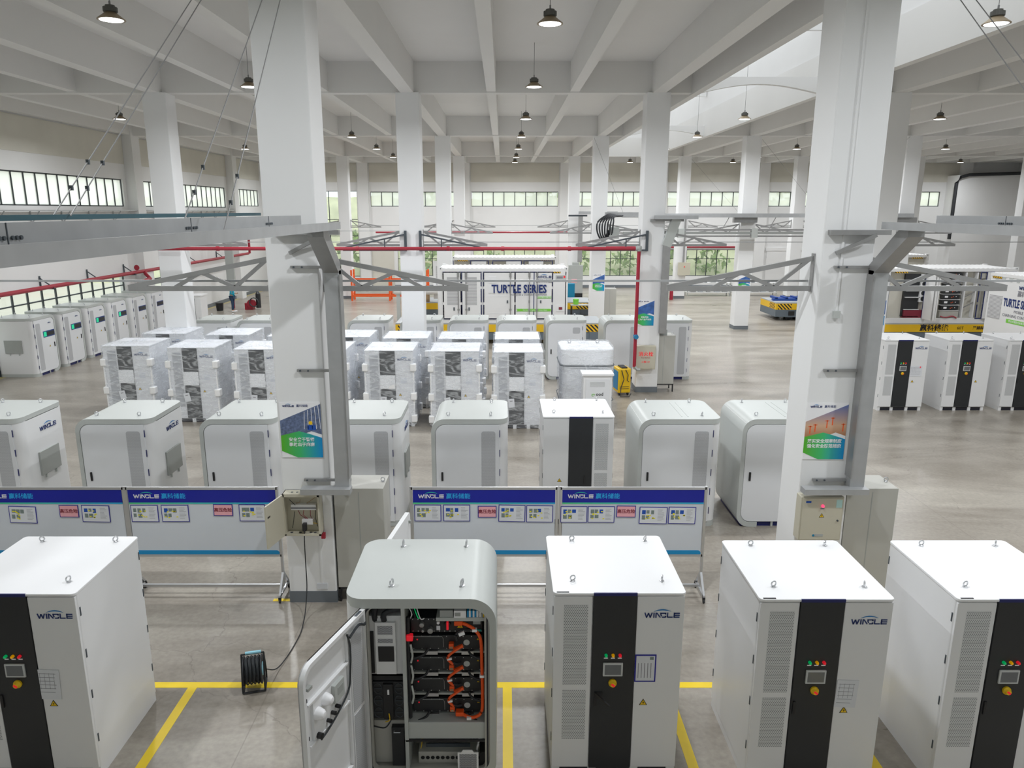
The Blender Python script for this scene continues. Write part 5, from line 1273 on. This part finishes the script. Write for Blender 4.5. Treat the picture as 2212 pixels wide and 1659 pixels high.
def seal_frame(parent, x0, x1, z0, z1, y=-.03):
    mb = MB(); t_ = .05
    mb.box(x0, x1, y, y+.01, z1-t_, z1); mb.box(x0, x1, y, y+.01, z0, z0+t_)
    for x in (x0, x1-t_):
        n = 3
        for i in range(n): a = z0+(z1-z0)*i/n; b = z0+(z1-z0)*(i+1)/n; mb.box(x, x+t_, y, y+.01, a+.06, b-.06)
    return mb.build('door_seal', 'seal', parent)
def rod(parent, x, z0, z1, y=-.06):
    mb = MB(); mb.tube([(x, y, z0), (x, y, z1)], .022, 6); mb.box(x-.05, x+.05, y-.01, y+.02, z1-.25, z1-.05)
    mb.box(x-.05, x+.05, y-.01, y+.02, z0+.4, z0+.48); mb.build('lock_rod', 'steel', parent)
def container_body(t, L, D, H, roof=True):
    w = L/2
    mb = MB(); mb.box(-w, w, 0, D, 0, .16); mb.box(-w, w, D-.04, D, .16, H-.2); mb.box(-w, -w+.12, 0, D, .16, H-.2); mb.box(w-.12, w, 0, D, .16, H-.2)
    mb.build('shell', 'cont', t)
    mb = MB(); mb.box(-w, w, -.0, D, H-.2, H-.06); n = 26
    for i in range(n): a = -w+.15+(L-.3)*i/n; mb.prism([(a, H-.06), (a+.05, H-.035), (a+.12, H-.035), (a+.17, H-.06)], 'y', .08, D-.08)
    mb.build('roof', 'cont', t)
    for x in (-w, w-.18):
        for y in (-.01, D-.16):
            for z in (0, H-.13): MB().box(x, x+.18, y, y+.17, z, z+.13).build('corner_casting', 'cont', t)
    mb = MB()
    for x in (-w+.07, w-.11):
        mb.prism([(x+.02+.02*math.cos(a*PI/4), H-.065+.035*math.sin(a*PI/4)) for a in range(8)], 'y', -.014, -.009)
    mb.build('casting_hole', 'bracket', t)
    for x in (-w+.3, w-.95): MB().box(x, x+.6, -.012, 0, H-.27, H-.2).build('hazard_strip', 'chevs', t)
t = thing('container', 'large white container with blue series lettering and green slogan strip, centre back', 'container', (.03, 34.95, 1.0))
L, D, H = 6.06, 2.44, 2.62; container_body(t, L, D, H)
for i, (a, b, lv) in enumerate([(-2.85, -1.98, 1), (-1.92, -1.05, 1), (-.9, .55, 0), (.6, 1.2+.15+.55, 0), (1.93, 2.82-.65+.6-.55+.03+.55, 0)]):
    if i == 3: a, b = .58, 1.42+.0
    if i == 4: a, b = 1.46, 2.3
    if i == 2: a, b = -.93, .54
    dr = MB().box(a, b, -.03, .02, .2, H-.22).build('door', 'cont', t)
    if lv:
        MB().box(a+.2 if i == 0 else a+.12, b-.12 if i == 0 else b-.2, -.036, -.03, .85, 2.18).build('louvre_panel', 'louv', dr)
    mb = MB()
    for z in (1.25, 1.98, .45): mb.box(a+.1, b-.1, -.036, -.03, z, z+.03)
    if not lv: mb.build('pressed_line', 'white', dr)
    hx = (b-.35 if i in (0, 2) else b-.2 if i == 3 else a+.3)
    MB().box(hx-.03, hx+.03, -.06, -.03, .95 if not lv else .6, 1.08 if not lv else .75).build('handle', 'bracket', dr)
seal_frame(t, -2.85, -1.97, .18, H-.2); seal_frame(t, -2.0, -1.02, .18, H-.2); seal_frame(t, -.95, .57, .18, H-.2); seal_frame(t, .53, 2.32, .18, H-.2)
MB().box(1.42, 1.46, -.035, -.02, .2, H-.22).build('door_seal', 'seal', t)
for x in (-2.12, -1.75, .33, 1.22, 1.58): rod(t, x, .2, H-.2)
mb = MB(); mb.box(-.7, -.35, -.05, -.03, 1.9, 2.2); mb.box(-.7, -.35, -.05, -.03, 1.42, 1.75); mb.build('cover_plate', 'white', t)
MB().box(2.34, 2.95, -.0, .06, .16, H-.2).build('end_panel', 'cont', t); MB().box(-2.95, 2.95, .02, .06, .14, H-.2).build('inner_panel', 'cont', t)
logo_mb(.105).build('logo', ['logo', 'arc'], t, loc=(1.9, -.045, 2.12)); text('赢科储能', .19, 'txt', t, (1.9, -.045, 1.98), name='company_characters', bold=.003)
text('TURTLE SERIES', .54, 'logo', t, (.74, -.066, 1.6), name='series_lettering', bold=.016, sx=.73)
text('MOBILE ESS & CHARGING CONTAINER', .115, 'txt', t, (1.2, -.045, 1.335), name='subtitle_lettering', sx=.85)
g = MB().box(1.6, 2.25, -.045, -.035, 1.17, 1.26).build('green_label', 'green', t); text('移动式储能充电集装箱', .065, 'lwhite', g, (1.92, -.047, 1.215))
g = MB().prism([(.6, .56), (2.25, .56), (2.25, .68), (.6, .68), (.68, .62)], 'y', -.045, -.035).build('green_strip', 'green', t); text('Safe Energy Storage System Solutions Expert', .075, 'lwhite', g, (1.5, -.047, .62), sx=.85)
p = MB().box(2.45, 2.95, -.02, 0, 2.02, 2.26).build('status_plate', 'cap', t); MB().box(2.82, 2.9, -.03, -.02, 2.13, 2.22).build('indicator_lamp', 'redl', p); MB().box(2.5, 2.78, -.024, -.02, 2.1, 2.2).build('text_lines', 'txt', p)
p = MB().box(2.5, 2.88, -.02, 0, .55, .85).build('switch_plate', 'white', t); MB().box(2.62, 2.78, -.04, -.02, .64, .76).build('red_switch', 'maroon', p)

def open_container(label, x, y, z0, L=6.06, lit=True):
    t = thing('container', label, 'container', (x, y, z0)); w = L/2; D, H = 2.44, 2.62; container_body(t, L, D, H)
    MB().box(-w+.1, w-.1, .25, .3, .16, H-.2).build('inner_wall', 'beige', t)
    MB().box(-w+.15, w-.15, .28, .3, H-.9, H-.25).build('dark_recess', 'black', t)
    return t
t = open_container('white container with its doors open on racks of black battery modules, right', 21.1, 34.95, 1.0)
MB().box(-3.0, 3.0, -.02, .03, .0, .24).build('sill', 'white', t)
def ajar(t, x, ln, ang, lv=False, nm='door'):
    d = MB().box(0, ln, -.025, .025, .22, 2.4).build(nm, 'cont', t, loc=(x, -.03, 0), rz=ang)
    MB().box(-.0, .04, -.03, .03, .22, 2.4).build('door_seal', 'seal', d)
    if lv: MB().box(.15, ln-.15, -.03, .03, 1.0, 2.1).build('louvre_panel', 'louv', d)
    MB().tube([(ln-.12, -.05, .25), (ln-.12, -.05, 2.38)], .02, 6).build('lock_rod', 'steel', d); return d
ajar(t, -2.95, .9, -2.2, True); ajar(t, -1.25, .95, -1.45); ajar(t, -1.05, .95, -1.75); ajar(t, 1.55, .9, -.25, True)
for i, z in enumerate([.3, .62, 1.2, 1.5]):
    MB().box(-2.1, -1.4, .0, .24, z, z+.03).build('shelf', 'white', t)
MB().box(-2.15, -1.4, .1, .24, .3, 2.3).build('equipment_bay', 'black', t)
c = MB().box(-1.45, -.98 if False else -1.1, .0, .24, 1.0, 2.3).build('cooling_unit', 'white', t)
for z in (1.15, 1.42, 1.85, 2.15): MB().lathe([(.11, 0), (.11, -.015)], (-1.28, 0, z), 14, 'y').build('fan', 'black', c)
MB().box(-2.1, -1.2, -.0, .24, .25, .6).build('cable_bay', 'maroon', t)
for z in [.62+.26*k for k in range(7)]:
    b = MB().box(-.35, .45, -.0, .24, z, z+.2).build('battery_module', 'black', t)
    MB().box(-.25, -.1, -.006, 0, z+.06, z+.15).build('label', 'lwhite', b); MB().lathe([(.022, 0), (.022, -.01)], (.08, 0, z+.08), 8, 'y').lathe([(.022, 0), (.022, -.01)], (.15, 0, z+.11), 8, 'y').build('red_terminal', 'rack', b)
    MB().lathe([(.022, 0), (.022, -.01)], (.28, 0, z+.11), 8, 'y').build('white_terminal', 'lwhite', b)
    MB().box(-.4, .5, -.004, .24, z-.04, z-.02).build('shelf', 'white', t)
MB().box(-.4, .5, .02, .24, .25, .58).build('cable_bay', 'greybox', t); MB().tube(smooth_pts([(-.35, -.02, .32), (-.1, -.05, .27), (.2, -.03, .33), (.4, -.06, .24)]), .03, 6).build('red_cable', 'red', t)
for x in (.62, 1.15): MB().box(x, x+.06, .0, .24, .25, 2.38).build('rack_post', 'white', t)
mb = MB()
for z in (.7, 1.2, 1.7, 2.1): mb.bar((.66, .05, z), (1.2, .05, z+(.3 if z < 1.5 else -.1)), .04)
mb.build('cross_brace', 'steel', t)
MB().box(1.3, 2.9, .0, .05, 2.1, 2.38).build('dark_panel', 'greybox', t); seal_frame(t, 1.28, 2.95, .2, 2.42)
t = open_container('white container farther back whose roof shows above the lettered one', .1, 43.3, 1.0)
for x in (-1.9, .1, 1.4): MB().box(x, x+.85, -.02, .0, .2, 2.36).build('door', 'cont', t)
seal_frame(t, -2.0, -.9, .18, 2.4); seal_frame(t, -.7, 1.0, .18, 2.4); seal_frame(t, 1.1, 2.8, .18, 2.4)
ajar(t, -2.95, 1.2, PI+.3, True)
t = open_container('container roof end showing behind the open right container', 22.1, 43.3, 1.15, 5.0); MB().box(-2.4, 2.4, .1, 2.3, -1.15, 0).build('support_frame', 'agvg', t)
t = thing('container', 'white container seen along its lettered side at the right picture edge', 'container', (21.35, 32.6, .9), -PI/2)
# this one runs towards the camera: its long side faces left
L, D, H = 6.06, 2.44, 2.7
mb = MB(); mb.box(0, L, 0, D, 0, H-.15); mb.build('shell', 'cont', t)
mb = MB(); mb.box(0, L, -.02, D+.02, H-.15, H-.02)
for i in range(24): a = .1+5.8*i/24; mb.prism([(a, H-.02), (a+.04, H+.01), (a+.1, H+.01), (a+.14, H-.02)], 'y', .06, D-.06)
mb.build('roof', 'cont', t)
MB().box(.15, .75, -.03, -.02, H-.24, H-.16).build('hazard_strip', 'chevs', t); MB().box(5.2, 5.9, -.03, -.02, H-.24, H-.16).build('hazard_strip', 'chevs', t)
mb = MB()
for i in range(12): mb.prism([(.3+.45*i, H-.16), (.55+.45*i, H-.16), (.5+.45*i, H-.32), (.35+.45*i, H-.32)], 'y', -.012, 0)
mb.build('pressed_rib', 'cap', t)
MB().box(.12, .95, -.015, 0, .75, 1.75).build('louvre_panel', 'louv', t)
logo_mb(.14).build('logo', ['logo', 'arc'], t, loc=(2.35, -.01, 2.12)); text('赢科储能', .25, 'txt', t, (2.35, -.01, 1.93), bold=.003, name='company_characters')
text('TURTLE SERIES', .46, 'logo', t, (2.0, -.01, 1.5), bold=.014, sx=.62, name='series_lettering'); text('MOBILE ESS &', .17, 'txt', t, (2.3, -.01, 1.18), name='subtitle_lettering'); text('CHARGING CONTAINER', .17, 'txt', t, (2.05, -.01, .98), name='subtitle_lettering')
g = MB().box(1.4, 2.8, -.01, 0, .68, .84).build('green_label', 'green', t); text('移动式储能充电集装箱', .11, 'lwhite', g, (2.1, -.012, .76))
MB().box(.0, 6.0, .1, 2.3, -.88, 0).build('support_frame', 'cont', t)

# things around the platforms
t = thing('control_cubicle', 'distant grey control cubicle with a pink notice right of the big container', 'cabinet', (4.9, 53.0-.4, 0))
MB().box(-.25, .75, 0, .4, .5, 2.45).build('body', 'capd', t); MB().box(-.25, .75, 0, .4, .0, .5).build('stand', 'blk', t); MB().box(-.05, .35, -.01, 0, 1.25, 1.5).build('pink_notice', 'pink', t); MB().box(0, .5, .05, .3, 2.45, 2.65).build('top_box', 'capd', t)
t = thing('wall_box', 'beige box on the column left of the distant grey control cubicle', 'electrical box', (4.0, 52.6, 1.95)); MB().box(-.3, .3, 0, .3, -.5, .5).build('case', 'beigebox', t)
t = thing('tool_cabinet', 'blue tool cabinet right of the big container', 'cabinet', (4.1, 46.4, 0)); MB().box(-.3, .4, 0, .5, .6, 1.75).build('body', 'bluebox', t); MB().box(-.35, .45, 0, .5, 0, .6).build('stand', 'greybox', t)
t = thing('work_bench', 'low bench with black and green items behind the big container', 'bench', (4.8, 42.2, 0)); MB().box(-.9, .9, 0, .6, .9, .95).build('bench_top', 'greybox', t)
for x in (-.85, .82): MB().box(x-.03, x+.03, .02, .58, 0, .9).build('leg', 'blk', t)
mb = MB(); mb.lathe([(.25, 0), (.3, .2), (.2, .4), (.05, .45)], (5.2, 42.5, 1.03), 10); tag(mb.build('machine_part', 'blk'), 'black round machine on the low bench behind the big container', 'machine')
tag(MB().lathe([(.15, 0), (.17, .3)], (4.2, 42.5, .96), 12).build('bucket', 'green'), 'small green bucket on the low bench behind the big container', 'bucket')
tag(MB().tube([(-6.2, 42.6, 1.75), (-3.4, 42.6, 1.75)], .25, 14).build('white_duct', 'foam', smooth=True), 'fat white duct left of the big container', 'duct')
MB().box(-6.1, -5.9, 42.5, 42.7, 0, 1.55).build('stand', 'cap', bpy.data.objects['white_duct'])
tag(MB().box(-4.75, -4.3, 43.3, 43.7, 1.0, 1.6).build('cardboard_box', 'cardboard'), 'brown cardboard sheet leaning beside the container platform', 'box')
# orange pallet rack
t = thing('pallet_rack', 'empty low orange pallet rack behind the second platform', 'rack', (-10.6, 52.2, 0))
for x in (0, 2.65, 5.3):
    for y in (0, .9): MB().box(x-.06, x+.06, y-.04, y+.04, 0, 2.15).build('upright', 'rack', t)
    mb = MB(); mb.bar((x, 0, .2), (x, .9, .7), .05); mb.bar((x, .9, .7), (x, 0, 1.2), .05); mb.bar((x, 0, 1.2), (x, .9, 1.8), .05); mb.build('brace', 'rack', t)
for x in (0, 2.65):
    for z in (.35, 1.45):
        for y in (0, .9): MB().box(x+.06, x+2.59, y-.03, y+.03, z-.06, z+.06).build('beam', 'rack', t)
# far benches
for k, (x0, x1, y, lb) in enumerate([(13.7, 16.9, 55.2, 'under the right back windows, left part'), (17.1, 20.4, 55.2, 'before the far white shutter')]):
    t = thing('work_table', 'long white table with grey parts '+lb, 'table', ((x0+x1)/2, y, 0)); w = (x1-x0)/2
    MB().box(-w, w, 0, .8, .95, 1.0).build('table_top', 'white', t); MB().box(-w, w, 0, .8, .25, .3).build('lower_shelf', 'white', t)
    for sx in (-1, 1):
        for yy in (.03, .75): MB().box(sx*(w-.04)-.03, sx*(w-.04)+.03, yy-.02, yy+.02, 0, .95).build('leg', 'cap', t)
    for j in range(9):
        mb = MB(); xx = (x0+x1)/2-w+.3+j*(2*w-.5)/9; z = 1.0 if j % 2 else .3; q = R.uniform(.22, .42)
        mb.box(xx, xx+q*1.1, y+.1, y+.1+q, z+.001, z+q*.55); mb.bar((xx, y+.2, z+.035), (xx+.3, y+.3, z+.035), .06)
        tag(mb.build('machine_part', ['steel', 'capd', 'deck', 'bracket'][j % 4]), 'small grey part lying on a long white table by the back wall', 'part', 'parts on the far white tables')
t = thing('fire_extinguisher', 'red and black fire extinguisher pair on the floor far back by the right columns', 'fire extinguisher', (12.05, 53.0, 0))
for x, m in ((0, 'red'), (-.35, 'blk')): MB().lathe([(.13, 0), (.13, .6), (.05, .7), (.04, .8)], (x, 0, 0), 12).build('cylinder', m, t, smooth=True)
MB().box(-.02, .16, -.04, .04, .72, .8).build('valve', 'blk', t)
t = thing('welding_cart', 'red cart with hoses and cylinder next to the person by the left wall', 'cart', (-16.2, 47.4, 0))
MB().box(-.35, .15, 0, .5, .0, .42).build('tray', 'red', t); MB().lathe([(.27, -.1), (.27, .1)], (.1, 0, .4), 16, 'y').build('hose_reel', 'redg', t).data.materials[0] = M['red']
MB().lathe([(.16, .1), (.16, 1.0), (.05, 1.15)], (.45, .3, 0), 12).build('gas_cylinder', 'black', t); mb = MB()
for k in range(4): mb.tube([(.3+.28*math.cos(a*PI/6), -.15+.03*k, .5+.28*math.sin(a*PI/6)) for a in range(12)], .03, 5, True)
mb.build('hose_coil', 'ncop', t)
tag(MB().lathe([(.2, 0), (.24, .5)], (-18.0, 47.0, 0), 12).build('bin', 'blk'), 'black bin left of the person', 'bin'); 
tag(MB().lathe([(.1, 0), (.1, .6), (.04, .7)], (-17.6, 48.3, 0), 12).build('fire_extinguisher', 'red'), 'red cylinder standing behind the person', 'fire extinguisher')

# ---------------------------------------------------------------- person
def person():
    t = thing('person', 'person in a teal jacket and dark jeans standing far back by the left wall', 'person', (-16.95, 46.4, 0))
    J = {'pel': (0, 0, .95, .14), 'wst': (0, 0, 1.08, .125), 'chs': (.01, 0, 1.3, .15), 'nck': (.02, 0, 1.47, .055), 'hed': (.05, 0, 1.58, .09), 'crn': (.05, 0, 1.68, .075)}
    for s, n in ((-1, 'r'), (1, 'l')):
        J.update({'hip'+n: (0, .09*s, .9, .095), 'kne'+n: (.02, .1*s, .5, .06), 'ank'+n: (-.01, .1*s, .1, .042), 'toe'+n: (.15, .11*s, .04, .035),
                  'sho'+n: (0, .18*s, 1.4, .06), 'elb'+n: (.03, .24*s, 1.13, .045), 'wri'+n: (.24, .12*s, 1.16, .03), 'pal'+n: (.31, .08*s, 1.18, .034)})
        for f in range(4): J['f%d' % f+n] = (.39-.01*abs(f-1.5), .08*s+(f-1.5)*.018, 1.17-.01*f, .009)
        J['thb'+n] = (.34, .04*s, 1.21, .01)
    E = [('pel', 'wst'), ('wst', 'chs'), ('chs', 'nck'), ('nck', 'hed'), ('hed', 'crn')]
    for n in 'rl': E += [('pel', 'hip'+n), ('hip'+n, 'kne'+n), ('kne'+n, 'ank'+n), ('ank'+n, 'toe'+n), ('chs', 'sho'+n), ('sho'+n, 'elb'+n), ('elb'+n, 'wri'+n), ('wri'+n, 'pal'+n), ('pal'+n, 'thb'+n)]+[('pal'+n, 'f%d' % f+n) for f in range(4)]
    def grow(name, keys, m, fat=1.0, par=t):
        me = bpy.data.meshes.new(name); ks = list(keys); ed = [(ks.index(a), ks.index(b)) for a, b in E if a in ks and b in ks]
        me.from_pydata([J[k][:3] for k in ks], ed, []); o = bpy.data.objects.new(name, me); COL.objects.link(o)
        sk = o.modifiers.new('skin', 'SKIN'); sd = o.modifiers.new('smooth', 'SUBSURF'); sd.levels = sd.render_levels = 1
        for i, k in enumerate(ks):
            me.skin_vertices[0].data[i].radius = (J[k][3]*fat,)*2 if k not in ('chs', 'pel', 'wst') else (J[k][3]*fat*.8, J[k][3]*fat*1.15)
        me.skin_vertices[0].data[0].use_root = True
        me.materials.append(M[m]); o.parent = par; return o
    body = grow('body', J, 'skin')
    grow('jacket', ['chs', 'wst', 'pel', 'shor', 'elbr', 'wrir', 'shol', 'elbl', 'wril'], 'vest', 1.18)
    grow('jeans', ['pel', 'hipr', 'hipl', 'kner', 'knel', 'ankr', 'ankl'], 'jeans', 1.16)
    for n in 'rl':
        x, y = J['toe'+n][0], J['toe'+n][1]; MB().box(x-.2, x+.07, y-.05, y+.05, 0, .09).build('shoe', 'lwhite', t, bevel=.03)
    mb = MB(); mb.lathe([(.02, 1.76), (.08, 1.73), (.102, 1.66), (.1, 1.6), (.07, 1.56)], (.035, 0, 0), 14); mb.build('hair', 'hair', t, smooth=True)
    mb = MB(); mb.box(.125, .16, -.012, .012, 1.575, 1.61); mb.build('nose', 'skin', t, bevel=.008)
    mb = MB(); [mb.lathe([(.012, 0), (.008, .008)], (.128, s*.032, 1.625), 8, 'x') for s in (-1, 1)]; mb.build('eye', 'hair', t)
    MB().box(.3, .36, -.08, .08, 1.16, 1.2).build('held_phone', 'blk', t)
person()

# ---------------------------------------------------------------- high bay lamps
def lamp(label, x, y, z=9.66, lit=True):
    t = thing('high_bay_lamp', label, 'ceiling lamp', (x, y, z), 0, 'high bay lamps under the roof')
    mb = MB(); mb.lathe([(.25, 0), (.247, .012), (.165, .075), (.105, .125), (.1, .13), (.1, .02), (.225, .004)], n=28); mb.build('shade', 'lampgold', t, smooth=True)
    mb = MB(); mb.lathe([(.095, .125), (.125, .14), (.125, .22), (.085, .225), (.085, .255), (.02, .26)], n=24)
    for k in range(18):
        a = 2*PI*k/18; mb.box(.12*math.cos(a)-.006, .12*math.cos(a)+.006, .12*math.sin(a)-.006, .12*math.sin(a)+.006, .14, .22)
    mb.build('heat_sink', 'lampgrey', t)
    mb = MB(); mb.lathe([(.002, -.012), (.12, -.01), (.23, .002), (.23, .008)], n=24); mb.build('lens', 'lens', t)
    MB().tube([(0, 0, .26), (0, 0, .33)], .018, 6).tube([(0, 0, .33), (.0, 0, (12.3 if x == 9.4 and y < 53 else 10.85)-z)], .007, 5).build('hanging_cord', 'wire', t)
    if lit:
        ld = bpy.data.lights.new('lamp_light', 'AREA'); ld.shape = 'DISK'; ld.size = .42; ld.energy = LAMP_W; ld.color = (.95, .975, 1.0); ld.spread = math.radians(165)
        lo = bpy.data.objects.new('lamp_light', ld); COL.objects.link(lo); lo.parent = t; lo.location = (0, 0, -.016)
    return t
RW = {-14.9: 'leftmost lamp row', -7.3: 'lamp row left of the centre', .9: 'central lamp row', 9.4: 'lamp row under the skylight', 17.0: 'lamp row right of the skylight', 25.6: 'outer right lamp row', 33.8: 'far right lamp row'}
NTH = ['unseen overhead', 'nearest', 'second', 'third', 'fourth', 'fifth', 'sixth', 'seventh']
for x, n in RW.items():
    for k, y in enumerate([7.9, 15.3, 22.7, 30.4, 37.6, 44.8, 51.5, 57.0]):  # first row hangs out of view, added to light the front cabinets
        if x in (-14.9, 25.6, 33.8) and k % 2 == 0: continue
        if k == 0 and x > 20: continue
        if x in (9.4, 17.0) and k == 2: continue
        lamp('hanging lamp, %s one of the %s' % (NTH[k], n), x, y if x != -7.3 or k != 1 else 15.0)
